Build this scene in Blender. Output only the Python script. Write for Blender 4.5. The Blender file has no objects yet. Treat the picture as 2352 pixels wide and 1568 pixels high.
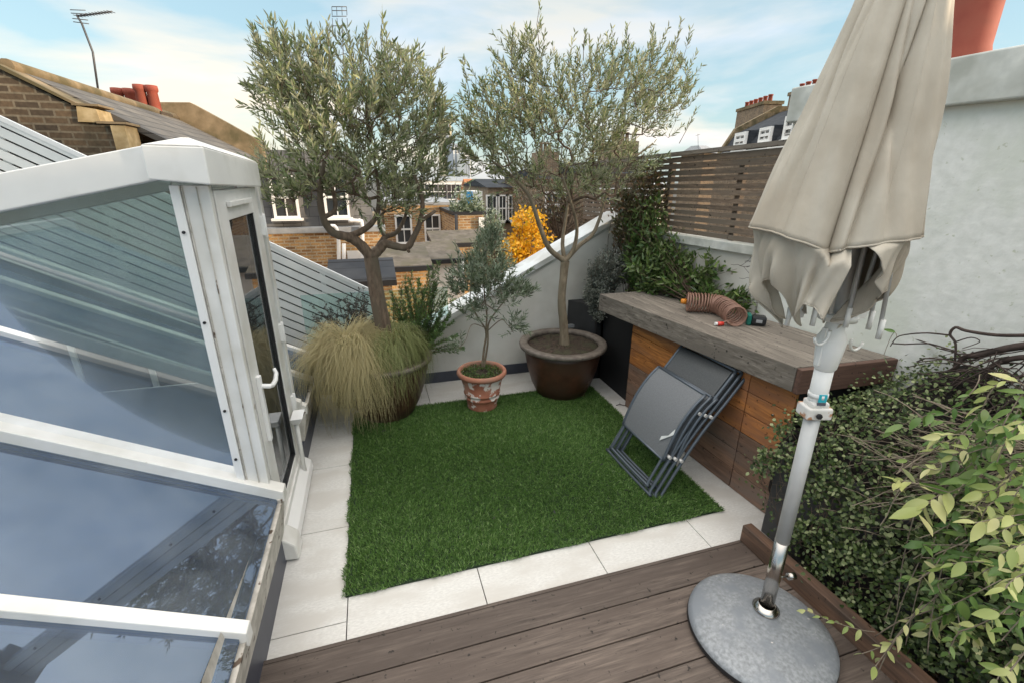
import bpy, math, random
import numpy as np
from mathutils import Vector, Matrix
random.seed(7); rng = np.random.default_rng(11)
R_ = math.radians
sc = bpy.context.scene
col = sc.collection

# ------------------------------------------------------------------ camera
YAW, PIT, ROL, F_, CH = 0.2945, 0.3437, 0.0077, 1048.87, 1.80
PW, PH = 2352.0, 1568.0
fw = Vector((math.sin(YAW)*math.cos(PIT), math.cos(YAW)*math.cos(PIT), -math.sin(PIT)))
rt = Vector((math.cos(YAW), -math.sin(YAW), 0)); up = rt.cross(fw)
r2 = rt*math.cos(ROL)+up*math.sin(ROL); u2 = up*math.cos(ROL)-rt*math.sin(ROL)
CAM = Vector((0, 0, CH))
cd = bpy.data.cameras.new('camera'); cam = bpy.data.objects.new('camera', cd); col.objects.link(cam)
m = Matrix((r2, u2, -fw)).transposed().to_4x4(); m.translation = CAM; cam.matrix_world = m
cd.sensor_width = 36; cd.lens = F_/PW*36; cd.clip_start = 0.02; cd.clip_end = 3000
sc.camera = cam

def at(px, py, x=None, y=None, z=None, d=None, pl=None):
    """a measured point of the place, given one known coordinate or plane"""
    r = r2*((px-PW/2)/F_) + u2*(-(py-PH/2)/F_) + fw
    if x is not None: t = x/r.x
    elif y is not None: t = y/r.y
    elif z is not None: t = (z-CH)/r.z
    elif pl is not None: t = (Vector(pl[0])-CAM).dot(Vector(pl[1]))/r.dot(Vector(pl[1]))
    else: t = d/r.length
    return CAM + r*t

# ------------------------------------------------------------------ light
SUN_EL, SUN_AZ = R_(6), R_(118)      # azimuth measured clockwise from +Y
sun_dir = Vector((math.sin(SUN_AZ)*math.cos(SUN_EL), math.cos(SUN_AZ)*math.cos(SUN_EL), math.sin(SUN_EL)))
w = bpy.data.worlds.new("World"); sc.world = w; w.use_nodes = True
nt = w.node_tree; nt.nodes.clear()
N = nt.nodes.new; LK = nt.links.new
sky = N('ShaderNodeTexSky'); sky.sky_type = 'NISHITA'; sky.sun_disc = False
sky.sun_elevation = SUN_EL; sky.sun_rotation = SUN_AZ; sky.air_density = 1.0; sky.dust_density = 0.6; sky.ozone_density = 1.2
bg = N('ShaderNodeBackground'); bg.inputs['Strength'].default_value = 0.15
out = N('ShaderNodeOutputWorld')
tc = N('ShaderNodeTexCoord')
sep = N('ShaderNodeSeparateXYZ'); LK(tc.outputs['Generated'], sep.inputs[0])
mapn = N('ShaderNodeMapping'); mapn.inputs['Scale'].default_value = (1.2, 1.2, 4.2); mapn.inputs['Location'].default_value = (0.3, 0.15, 0.4)
LK(tc.outputs['Generated'], mapn.inputs['Vector'])
nz = N('ShaderNodeTexNoise'); nz.inputs['Scale'].default_value = 1.9; nz.inputs['Detail'].default_value = 7; nz.inputs['Roughness'].default_value = .52; nz.inputs['Distortion'].default_value = .35
LK(mapn.outputs[0], nz.inputs['Vector'])
cr = N('ShaderNodeValToRGB'); cr.color_ramp.elements[0].position = .44; cr.color_ramp.elements[1].position = .62
LK(nz.outputs['Fac'], cr.inputs['Fac'])
# clouds lie in a band near the horizon and thin out overhead
el = N('ShaderNodeMapRange'); el.inputs['From Min'].default_value = .38; el.inputs['From Max'].default_value = .08; el.inputs['To Min'].default_value = .10; el.inputs['To Max'].default_value = 1.0
LK(sep.outputs['Z'], el.inputs['Value'])
mu = N('ShaderNodeMath'); mu.operation = 'MULTIPLY'; LK(cr.outputs['Color'], mu.inputs[0]); LK(el.outputs[0], mu.inputs[1])
nz2 = N('ShaderNodeTexNoise'); nz2.inputs['Scale'].default_value = 3.5; nz2.inputs['Detail'].default_value = 4
LK(mapn.outputs[0], nz2.inputs['Vector'])
cc = N('ShaderNodeValToRGB'); cc.color_ramp.elements[0].position = .36; cc.color_ramp.elements[0].color = (.80, .78, .84, 1)
cc.color_ramp.elements[1].position = .62; cc.color_ramp.elements[1].color = (1.0, .82, .64, 1)
LK(nz2.outputs['Fac'], cc.inputs['Fac'])
cs = N('ShaderNodeVectorMath'); cs.operation = 'SCALE'; cs.inputs['Scale'].default_value = 6.2; LK(cc.outputs['Color'], cs.inputs[0])
# pale high haze over the clean sky
hz = N('ShaderNodeMix'); hz.data_type = 'RGBA'; hz.inputs['Factor'].default_value = .5
hz.inputs['B'].default_value = (2.9, 4.35, 5.2, 1)
LK(sky.outputs[0], hz.inputs['A'])
mx = N('ShaderNodeMix'); mx.data_type = 'RGBA'
LK(mu.outputs[0], mx.inputs['Factor']); LK(hz.outputs['Result'], mx.inputs['A']); LK(cs.outputs[0], mx.inputs['B'])
# added brightness high overhead, out of view, to lift light on the terrace
ov = N('ShaderNodeMapRange'); ov.interpolation_type = 'SMOOTHSTEP'; ov.inputs['From Min'].default_value = .38; ov.inputs['From Max'].default_value = .85; ov.inputs['To Min'].default_value = 0; ov.inputs['To Max'].default_value = 1.0
LK(sep.outputs['Z'], ov.inputs['Value'])
vc = N('ShaderNodeValToRGB'); vc.color_ramp.elements[0].position = .35; vc.color_ramp.elements[0].color = (.93,.90,.88,1); vc.color_ramp.elements[1].position = .65; vc.color_ramp.elements[1].color = (1,.93,.84,1)
LK(nz.outputs['Fac'], vc.inputs['Fac'])
vs_ = N('ShaderNodeVectorMath'); vs_.operation = 'SCALE'; vs_.inputs['Scale'].default_value = 13.0; LK(vc.outputs['Color'], vs_.inputs[0])
m3 = N('ShaderNodeMix'); m3.data_type = 'RGBA'; LK(ov.outputs[0], m3.inputs['Factor']); LK(mx.outputs['Result'], m3.inputs['A']); LK(vs_.outputs[0], m3.inputs['B'])
LK(m3.outputs['Result'], bg.inputs['Color']); LK(bg.outputs[0], out.inputs[0])
sd = bpy.data.lights.new('sun', 'SUN'); sd.energy = 3.2; sd.angle = R_(3.0); sd.color = (1.0, .80, .58)
so = bpy.data.objects.new('sun', sd); col.objects.link(so)
so.rotation_euler = (-sun_dir).to_track_quat('-Z', 'Y').to_euler()
sc.view_settings.view_transform = 'Standard'; sc.view_settings.look = 'None'
sc.view_settings.exposure = 0.6; sc.view_settings.gamma = 1
sc.cycles.use_denoising = True; sc.cycles.max_bounces = 8; sc.cycles.transparent_max_bounces = 16
sc.cycles.sample_clamp_indirect = 6

# ------------------------------------------------------------------ materials
def mat(name, base=(.5,.5,.5), rough=.6, metal=0, spec=.5):
    M = bpy.data.materials.new(name); M.use_nodes = True
    b = M.node_tree.nodes['Principled BSDF']
    b.inputs['Base Color'].default_value = (*base, 1); b.inputs['Roughness'].default_value = rough
    b.inputs['Metallic'].default_value = metal; b.inputs['Specular IOR Level'].default_value = spec
    return M, M.node_tree, b
def coords(T, scale=(1,1,1), rot=(0,0,0)):
    g = T.nodes.new('ShaderNodeNewGeometry'); mp = T.nodes.new('ShaderNodeMapping')
    mp.inputs['Scale'].default_value = scale; mp.inputs['Rotation'].default_value = rot
    T.links.new(g.outputs['Position'], mp.inputs['Vector']); return mp.outputs[0]
def noise(T, vec, scale, detail=5, rough=.55, dist=0):
    n = T.nodes.new('ShaderNodeTexNoise'); n.inputs['Scale'].default_value = scale; n.inputs['Detail'].default_value = detail
    n.inputs['Roughness'].default_value = rough; n.inputs['Distortion'].default_value = dist
    if vec is not None: T.links.new(vec, n.inputs['Vector'])
    return n.outputs['Fac']
def ramp(T, fac, stops):
    r = T.nodes.new('ShaderNodeValToRGB'); e = r.color_ramp.elements
    while len(e) < len(stops): e.new(.5)
    for i, (p, c) in enumerate(stops):
        e[i].position = p; e[i].color = (*c, 1) if len(c) == 3 else c
    T.links.new(fac, r.inputs['Fac']); return r.outputs['Color']
def mix(T, fac, a, b, mode='MIX'):
    n = T.nodes.new('ShaderNodeMix'); n.data_type = 'RGBA'; n.blend_type = mode
    for s, v in (('Factor', fac), ('A', a), ('B', b)):
        if isinstance(v, (int, float)): n.inputs[s].default_value = v
        elif isinstance(v, tuple): n.inputs[s].default_value = (*v, 1)
        else: T.links.new(v, n.inputs[s])
    return n.outputs['Result']
def bump(T, b, h, strength=.3, dist=.01):
    n = T.nodes.new('ShaderNodeBump'); n.inputs['Strength'].default_value = strength; n.inputs['Distance'].default_value = dist
    T.links.new(h, n.inputs['Height']); T.links.new(n.outputs[0], b.inputs['Normal'])
def noisy(name, c1, c2, scale=8, rough=.6, c3=None, scale3=1.5, lo=.35, hi=.65, bmp=.2, bd=.004, metal=0, sc3=(1,1,1), spots=None, spec=.5):
    M, T, b = mat(name, c1, rough, metal, spec)
    v = coords(T, sc3)
    n = noise(T, v, scale, 6)
    c = ramp(T, n, [(lo, c1), (hi, c2)])
    if c3:
        n3 = noise(T, v, scale3, 4)
        f = ramp(T, n3, [(.45, (0,0,0)), (.62, (1,1,1))])
        c = mix(T, f, c, c3)
    if spots:
        n4 = noise(T, v, spots[1], 3)
        f = ramp(T, n4, [(spots[2], (0,0,0)), (spots[2]+.05, (1,1,1))])
        c = mix(T, f, c, spots[0])
    T.links.new(c, b.inputs['Base Color'])
    bump(T, b, n, bmp, bd)
    return M
def brick_mat(name, c1, c2, mortar, axis='y', bw=.225, bh=.075, mort=.012, stain=(.12,.10,.07), rough=.9, st=.5):
    M, T, b = mat(name, c1, rough)
    g = T.nodes.new('ShaderNodeNewGeometry'); s = T.nodes.new('ShaderNodeSeparateXYZ'); c = T.nodes.new('ShaderNodeCombineXYZ')
    T.links.new(g.outputs['Position'], s.inputs[0])
    if axis == 'xy':   # either face: add both horizontal coordinates
        ad = T.nodes.new('ShaderNodeMath'); ad.operation = 'ADD'; T.links.new(s.outputs['X'], ad.inputs[0]); T.links.new(s.outputs['Y'], ad.inputs[1]); T.links.new(ad.outputs[0], c.inputs[0])
    else: T.links.new(s.outputs['X' if axis == 'y' else 'Y'], c.inputs[0])
    T.links.new(s.outputs['Z'], c.inputs[1])
    br = T.nodes.new('ShaderNodeTexBrick'); br.inputs['Scale'].default_value = 1
    br.inputs['Brick Width'].default_value = bw; br.inputs['Row Height'].default_value = bh; br.inputs['Mortar Size'].default_value = mort
    br.inputs['Mortar Smooth'].default_value = .25
    br.inputs['Color1'].default_value = (*c1, 1); br.inputs['Color2'].default_value = (*c2, 1); br.inputs['Mortar'].default_value = (*mortar, 1)
    T.links.new(c.outputs[0], br.inputs['Vector'])
    n = noise(T, g.outputs['Position'], 3.0, 6); f = ramp(T, n, [(.42, (0,0,0)), (.68, (st,st,st))])
    cc_ = mix(T, f, br.outputs['Color'], stain)
    n2 = noise(T, g.outputs['Position'], 30, 4)
    cc_ = mix(T, .6, cc_, ramp(T, n2, [(.3, (.45,.45,.45)), (.7, (1.3,1.3,1.3))]), 'MULTIPLY')
    T.links.new(cc_, b.inputs['Base Color'])
    bump(T, b, br.outputs['Fac'], -.4, .01)
    return M
def leaf_mat(name, cols, back, rough=.45, trans=.25):
    M, T, b = mat(name, cols[0], rough)
    g = T.nodes.new('ShaderNodeNewGeometry')
    stops = [(i/max(1, len(cols)-1), c) for i, c in enumerate(cols)]
    c = ramp(T, g.outputs['Random Per Island'], stops)
    c = mix(T, g.outputs['Backfacing'], c, back)
    T.links.new(c, b.inputs['Base Color'])
    tr = T.nodes.new('ShaderNodeBsdfTranslucent'); T.links.new(c, tr.inputs['Color'])
    ms = T.nodes.new('ShaderNodeMixShader'); ms.inputs[0].default_value = trans
    T.links.new(b.outputs[0], ms.inputs[1]); T.links.new(tr.outputs[0], ms.inputs[2])
    T.links.new(ms.outputs[0], T.nodes['Material Output'].inputs['Surface'])
    return M
def wood_mat(name, c1, c2, along='x', plank=None, seam=(.03,.02,.015), rough=.7, c3=None, knots=True, freq=1.0, bmp=.5):
    """grain runs along one axis; per-object-island tone differences come from Random Per Island"""
    M, T, b = mat(name, c1, rough)
    k = {'x': (1.2, 22, 22), 'y': (22, 1.2, 22), 'z': (22, 22, 1.2)}[along]
    v = coords(T, tuple(q*freq for q in k))
    n = noise(T, v, 3.2, 8, .7, .4)
    c = ramp(T, n, [(.32, c1), (.68, c2)])
    g = T.nodes.new('ShaderNodeNewGeometry')
    if c3:
        v2 = coords(T, {'x': (.8,5,5), 'y': (5,.8,5), 'z': (5,5,.8)}[along])
        f = ramp(T, noise(T, v2, 1.6, 5, .6), [(.42, (0,0,0)), (.60, (1,1,1))])
        c = mix(T, f, c, c3)
    rr = ramp(T, g.outputs['Random Per Island'], [(0, (.78,.78,.78)), (1, (1.2,1.2,1.2))])
    c = mix(T, 1.0, c, rr, 'MULTIPLY')
    if knots:
        f = ramp(T, noise(T, coords(T), 34, 3, .6), [(.64, (0,0,0)), (.70, (1,1,1))])
        c = mix(T, f, c, tuple(q*.35 for q in c1))
    T.links.new(c, b.inputs['Base Color'])
    bump(T, b, n, bmp, .003)
    return M
def glass_mat(name, tint=(.8,.88,.9), ior_boost=1.0, through=.85, rough=.0, diff=0.0, coat=(.95,.97,1)):
    M = bpy.data.materials.new(name); M.use_nodes = True; T = M.node_tree; T.nodes.clear()
    o = T.nodes.new('ShaderNodeOutputMaterial'); tr = T.nodes.new('ShaderNodeBsdfTransparent'); gl = T.nodes.new('ShaderNodeBsdfGlossy')
    tr.inputs['Color'].default_value = (*[t*through for t in tint], 1); gl.inputs['Roughness'].default_value = rough
    gl.inputs['Color'].default_value = (*coat,1)
    lw = T.nodes.new('ShaderNodeFresnel'); lw.inputs['IOR'].default_value = 1.5*ior_boost
    ms = T.nodes.new('ShaderNodeMixShader'); T.links.new(lw.outputs[0], ms.inputs[0]); T.links.new(tr.outputs[0], ms.inputs[1]); T.links.new(gl.outputs[0], ms.inputs[2])
    nz_ = noise(T, coords(T), 2.2, 2); bp = T.nodes.new('ShaderNodeBump'); bp.inputs['Strength'].default_value = .015; bp.inputs['Distance'].default_value = .02
    T.links.new(nz_, bp.inputs['Height']); T.links.new(bp.outputs[0], gl.inputs['Normal'])
    last = ms.outputs[0]
    if diff > 0:   # dust film
        df = T.nodes.new('ShaderNodeBsdfDiffuse'); df.inputs['Color'].default_value = (.5,.55,.58,1)
        m2 = T.nodes.new('ShaderNodeMixShader')
        f = ramp(T, noise(T, coords(T), 5, 6), [(.3, (diff*.4,)*3), (.7, (diff*1.3,)*3)])
        T.links.new(f, m2.inputs[0]); T.links.new(last, m2.inputs[1]); T.links.new(df.outputs[0], m2.inputs[2]); last = m2.outputs[0]
    T.links.new(last, o.inputs[0]); return M

MT = {}
MT['tile'] = noisy('porcelain_paving', (.55,.545,.525), (.66,.655,.63), 55, .62, c3=(.54,.525,.495), scale3=3, spots=((.40,.38,.35), 90, .70), bmp=.12, bd=.002, sc3=(1,2.5,1))
MT['grout'] = mat('dark_joint', (.035,.03,.028), .9)[0]
MT['deck'] = wood_mat('weathered_deck', (.046,.034,.028), (.165,.130,.108), 'x', c3=(.075,.056,.046), rough=.65)
MT['kerb'] = wood_mat('red_brown_timber', (.085,.045,.028), (.24,.135,.085), 'y', c3=(.08,.052,.038))
MT['counter'] = wood_mat('grey_weathered_timber', (.075,.062,.050), (.34,.30,.255), 'y', c3=(.17,.148,.125), rough=.8, freq=.9, bmp=1.0)
MT['counter_end'] = wood_mat('red_brown_end_board', (.085,.045,.033), (.17,.095,.07), 'x')
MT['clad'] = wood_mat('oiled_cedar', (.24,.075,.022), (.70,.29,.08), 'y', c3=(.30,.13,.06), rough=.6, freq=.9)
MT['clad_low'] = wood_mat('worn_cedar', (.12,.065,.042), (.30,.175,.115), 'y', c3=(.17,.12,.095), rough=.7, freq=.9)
MT['fence'] = wood_mat('weathered_fence_slats', (.085,.060,.044), (.25,.185,.135), 'y', c3=(.14,.115,.09), rough=.85)
MT['render'] = noisy('cream_render', (.68,.665,.62), (.76,.745,.70), 3.5, .85, c3=(.57,.55,.50), scale3=1.3, spots=((.30,.27,.22), 9, .71), bmp=.15, bd=.004)
MT['render_mossy'] = noisy('algae_stained_render', (.69,.70,.665), (.79,.795,.765), 20, .88, c3=(.65,.675,.61), scale3=2.4, bmp=.55, bd=.006, spots=((.55,.57,.48), 30, .66))
MT['coping'] = noisy('concrete_coping', (.50,.52,.50), (.70,.71,.67), 10, .85, c3=(.40,.41,.37), scale3=3, bmp=.3, bd=.005)
MT['metalcap'] = noisy('white_metal_capping', (.70,.73,.74), (.80,.82,.82), 3, .35, bmp=.03, c3=(.60,.60,.57), scale3=4)
MT['skirting'] = noisy('slate_blue_flashing', (.045,.05,.07), (.065,.07,.095), 5, .45, bmp=.05)
MT['upvc'] = noisy('white_painted_frame', (.74,.735,.715), (.80,.795,.77), 4, .4, c3=(.64,.63,.59), scale3=3, bmp=.03, spots=((.30,.25,.18), 11, .74))
MT['upvc_dirty'] = noisy('grimy_frame_track', (.34,.32,.28), (.58,.55,.50), 14, .6, spots=((.09,.06,.04), 16, .60))
MT['gasket'] = mat('black_rubber', (.02,.02,.022), .6)[0]
MT['plastic'] = mat('white_plastic', (.80,.80,.79), .3)[0]
MT['glass_roof'] = glass_mat('sky_blue_tinted_glass', (.46,.62,.80), 1.5, .70, diff=.12, coat=(.50,.68,.95))  # blue of the reflected sky put into the tint and coat colours
MT['glass_gable'] = glass_mat('clear_gable_glass', (.86,.93,.91), 1.2, .93, diff=.13)
MT['glass_door'] = glass_mat('dark_door_glass', (.72,.76,.72), 1.45, .8, diff=.04)
MT['interior'] = noisy('interior_plaster', (.45,.48,.50), (.55,.58,.60), 2, .9)
MT['interior_floor'] = mat('interior_floor', (.17,.20,.25), .5)[0]
MT['slatwhite'] = noisy('pale_grey_painted_slats', (.66,.68,.67), (.74,.755,.74), 6, .6, bmp=.05)
MT['pot_brown'] = noisy('brown_glaze', (.048,.020,.011), (.085,.036,.020), 14, .42, c3=(.060,.032,.020), scale3=5, bmp=.15, bd=.003)
MT['pot_rim'] = noisy('worn_grey_brown_rim', (.10,.080,.065), (.18,.155,.13), 22, .6, bmp=.2)
MT['soil'] = noisy('bark_soil', (.020,.013,.009), (.075,.05,.035), 45, .95, bmp=1, bd=.02, c3=(.05,.05,.025), scale3=9)
MT['terra'] = noisy('limed_terracotta', (.30,.105,.062), (.40,.16,.095), 10, .8, c3=(.44,.24,.17), scale3=5, spots=((.70,.63,.58), 13, .50), bmp=.25)
MT['terra_rim'] = noisy('terracotta_rim', (.34,.135,.082), (.44,.20,.13), 12, .75, c3=(.36,.20,.14), scale3=5, bmp=.2)
MT['bark'] = noisy('olive_bark', (.085,.058,.040), (.20,.145,.105), 14, .9, sc3=(3,3,1), bmp=.8, bd=.006, c3=(.13,.105,.075), scale3=4)
MT['bark_pale'] = noisy('smooth_olive_bark', (.15,.115,.075), (.29,.235,.165), 12, .85, sc3=(2.5,2.5,1), bmp=.5, bd=.004, c3=(.20,.165,.115), scale3=4, spots=((.06,.04,.03), 14, .68))
MT['twig'] = noisy('brown_twig', (.075,.05,.034), (.16,.115,.08), 30, .9)
MT['twig_pale'] = noisy('dry_grey_twig', (.16,.125,.095), (.30,.25,.19), 30, .9)
MT['branch_dark'] = noisy('dark_vine_branch', (.030,.020,.017), (.075,.05,.042), 30, .75, bmp=.5)
MT['olive'] = leaf_mat('olive_leaves', [(.080,.115,.045), (.135,.18,.07), (.20,.245,.10), (.29,.32,.15), (.42,.43,.23)], (.30,.31,.20))
MT['olive_grey'] = leaf_mat('silvery_olive_leaves', [(.07,.10,.055), (.11,.15,.08), (.17,.21,.12)], (.27,.32,.23))
MT['rosemary'] = leaf_mat('rosemary_needles', [(.07,.15,.035), (.12,.23,.055), (.20,.32,.09)], (.10,.15,.07))
MT['sage_dark'] = leaf_mat('dusky_leaves', [(.025,.028,.026), (.05,.055,.05), (.09,.095,.085)], (.10,.10,.09))
MT['shrub'] = leaf_mat('glossy_green_leaves', [(.03,.068,.014), (.06,.125,.025), (.11,.19,.045), (.20,.27,.075)], (.12,.17,.06), rough=.32)
MT['photinia'] = leaf_mat('bronze_and_green_leaves', [(.045,.07,.02), (.08,.10,.03), (.14,.11,.05), (.22,.10,.045), (.10,.14,.05)], (.12,.11,.06), rough=.4)
MT['greyleaf'] = leaf_mat('grey_felted_leaves', [(.10,.12,.095), (.17,.19,.155), (.27,.29,.24)], (.22,.23,.20))
MT['vine'] = leaf_mat('tiny_round_leaves', [(.018,.034,.008), (.045,.080,.018), (.10,.15,.04), (.34,.38,.19)], (.14,.16,.08), rough=.5)
MT['paleleaf'] = leaf_mat('pale_yellow_green_leaves', [(.26,.36,.10), (.44,.50,.17), (.62,.64,.27), (.70,.66,.34)], (.50,.54,.26), rough=.30, trans=.35)
MT['midleaf'] = leaf_mat('fresh_green_leaves', [(.07,.16,.03), (.12,.22,.05), (.20,.30,.08)], (.20,.28,.10), rough=.35, trans=.3)
MT['drygrass'] = leaf_mat('straw_and_green_grass', [(.15,.21,.06), (.28,.29,.12), (.45,.38,.20), (.62,.50,.31), (.76,.63,.44)], (.50,.44,.24), rough=.6, trans=.45)
MT['yellow'] = leaf_mat('autumn_yellow_leaves', [(.30,.13,.01), (.60,.30,.012), (.80,.46,.02), (.85,.55,.03), (.35,.32,.03)], (.75,.42,.02), trans=.4)
MT['turfblade'] = leaf_mat('artificial_grass_fibre', [(.065,.145,.026), (.115,.225,.045), (.165,.295,.072), (.30,.42,.17)], (.08,.17,.035), rough=.5, trans=.1)
MT['turfbase'] = mat('turf_backing', (.010,.026,.008), .9)[0]
MT['canvas'] = noisy('weathered_beige_canvas', (.43,.385,.315), (.55,.50,.42), 5, .9, c3=(.385,.33,.26), scale3=2.2, bmp=.15, bd=.003, spots=((.30,.26,.21), 11, .74))
T_ = MT['canvas'].node_tree; b_c = T_.nodes['Principled BSDF']
n_c = noise(T_, coords(T_, (5,5,2.4)), 2.0, 7, .62, .3); n_f = noise(T_, coords(T_, (1,1,1)), 320, 2)
bb_ = T_.nodes.new('ShaderNodeBump'); bb_.inputs['Strength'].default_value = .40; bb_.inputs['Distance'].default_value = .012; T_.links.new(n_c, bb_.inputs['Height'])
b2_ = T_.nodes.new('ShaderNodeBump'); b2_.inputs['Strength'].default_value = .25; b2_.inputs['Distance'].default_value = .001; T_.links.new(n_f, b2_.inputs['Height']); T_.links.new(bb_.outputs[0], b2_.inputs['Normal']); T_.links.new(b2_.outputs[0], b_c.inputs['Normal'])
MT['alu'] = noisy('pale_grey_painted_tube', (.50,.50,.495), (.58,.58,.57), 8, .45, metal=.15, bmp=.02)
MT['chrome'] = mat('chrome_tube', (.50,.47,.44), .2, 1)[0]
MT['basestone'] = noisy('galvanised_grey_base', (.19,.205,.22), (.31,.33,.35), 70, .5, metal=.2, c3=(.20,.22,.245), scale3=9, spots=((.55,.53,.50), 38, .71), bmp=.4, bd=.002)
MT['rustywhite'] = noisy('stained_white_clamp', (.70,.68,.64), (.76,.74,.71), 10, .5, spots=((.48,.25,.14), 18, .56))
MT['chairframe'] = mat('blue_grey_powder_coat', (.095,.115,.14), .35, .3)[0]
MT['chairmesh'] = noisy('grey_textilene', (.13,.14,.15), (.17,.18,.195), 180, .7, bmp=.1)
MT['chairmesh_dark'] = noisy('dark_textilene', (.065,.070,.075), (.09,.096,.10), 180, .7, bmp=.1)
MT['paper'] = mat('white_tag', (.65,.68,.68), .5)[0]
MT['hose'] = noisy('brown_hose', (.20,.105,.075), (.27,.15,.11), 20, .45)
MT['red'] = mat('red_plastic', (.62,.045,.03), .4)[0]
MT['orange'] = mat('orange_plastic', (.75,.27,.03), .4)[0]
MT['teal'] = mat('teal_plastic', (.005,.14,.105), .4)[0]
MT['black'] = mat('black_plastic', (.013,.014,.016), .4)[0]
MT['darkbox'] = noisy('charcoal_planter', (.028,.029,.031), (.042,.043,.046), 8, .55, bmp=.05)
MT['void'] = mat('shade_black', (.008,.008,.009), .7)[0]  # near-black colour standing in for shade behind slats, cladding and counter
MT['brick_old'] = brick_mat('sooty_stock_brick', (.150,.100,.058), (.055,.042,.030), (.20,.165,.115), 'y', bw=.18, bh=.060, stain=(.045,.04,.025), st=.75, mort=.009)
MT['brick_yellow'] = brick_mat('yellow_stock_brick', (.62,.36,.14), (.26,.12,.045), (.50,.40,.27), 'xy', stain=(.16,.10,.05), st=.35, mort=.016)
MT['brick_far'] = brick_mat('brown_brick', (.30,.20,.115), (.16,.105,.065), (.30,.25,.19), 'xy', stain=(.07,.055,.04), st=.45)
MT['stone'] = noisy('sandstone_kneeler', (.40,.29,.14), (.56,.43,.25), 12, .9, c3=(.34,.24,.12), scale3=5, bmp=.3)
MT['verge'] = noisy('lichen_cement_verge', (.17,.125,.07), (.27,.20,.12), 6, .95, c3=(.11,.09,.045), scale3=2.5, bmp=.4)
MT['chimneyclay'] = noisy('red_clay', (.24,.045,.026), (.34,.075,.042), 8, .75, c3=(.25,.06,.035), scale3=4)
MT['lead'] = noisy('lead_sheet', (.24,.25,.26), (.33,.34,.35), 5, .6)
MT['white_wall'] = noisy('white_painted_wall', (.70,.69,.66), (.78,.77,.74), 3, .8)
MT['winwhite'] = mat('white_window_paint', (.82,.81,.79), .5)[0]
MT['pane'] = mat('dark_window_pane', (.035,.042,.048), .08, 0, .8)[0]
MT['darkmetal'] = mat('dark_metal', (.03,.03,.033), .5, .4)[0]
MT['aerial'] = mat('aerial_metal', (.10,.10,.105), .5, .5)[0]
MT['felt'] = noisy('mossy_felt_roof', (.085,.072,.058), (.16,.14,.115), 5, .95, c3=(.10,.09,.06), scale3=2)
MT['tower_cream'] = mat('cream_cladding', (.62,.54,.36), .8)[0]
MT['tower_grey'] = mat('blue_grey_cladding', (.38,.42,.48), .6)[0]
MT['ground'] = noisy('backyard_ground', (.05,.05,.045), (.09,.085,.075), .4, .95)
def slate_mat(name, c1, c2, rows='z', rowh=.14, width=.28, jx='y'):
    M, T, b = mat(name, c1, .8, 0, .25)
    g = T.nodes.new('ShaderNodeNewGeometry'); s = T.nodes.new('ShaderNodeSeparateXYZ'); c = T.nodes.new('ShaderNodeCombineXYZ')
    T.links.new(g.outputs['Position'], s.inputs[0]); T.links.new(s.outputs[jx.upper()], c.inputs[0]); T.links.new(s.outputs[rows.upper()], c.inputs[1])
    br = T.nodes.new('ShaderNodeTexBrick'); br.inputs['Scale'].default_value = 1; br.inputs['Brick Width'].default_value = width; br.inputs['Row Height'].default_value = rowh
    br.inputs['Mortar Size'].default_value = .006; br.inputs['Mortar Smooth'].default_value = .3
    br.inputs['Color1'].default_value = (*c1, 1); br.inputs['Color2'].default_value = (*c2, 1); br.inputs['Mortar'].default_value = (*[q*.35 for q in c1], 1)
    T.links.new(c.outputs[0], br.inputs['Vector'])
    f = ramp(T, noise(T, g.outputs['Position'], 1.6, 5), [(.4, (.7,.7,.7)), (.7, (1.25,1.2,1.1))])
    T.links.new(mix(T, 1.0, br.outputs['Color'], f, 'MULTIPLY'), b.inputs['Base Color'])
    bump(T, b, br.outputs['Fac'], -.6, .012)
    return M
MT['slate'] = slate_mat('grey_slate', (.115,.110,.105), (.155,.145,.135), rowh=.095, width=.28)
MT['slate_dark'] = slate_mat('blue_black_slate', (.030,.036,.046), (.050,.056,.068), rowh=.18, width=.4)
MT['slate_wall'] = slate_mat('mansard_slate', (.115,.115,.12), (.15,.15,.155), rowh=.22, width=.4, jx='x')
MT['tileroof'] = slate_mat('orange_clay_tile', (.40,.16,.07), (.50,.22,.10), rowh=.25, width=.3, jx='x')

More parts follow.
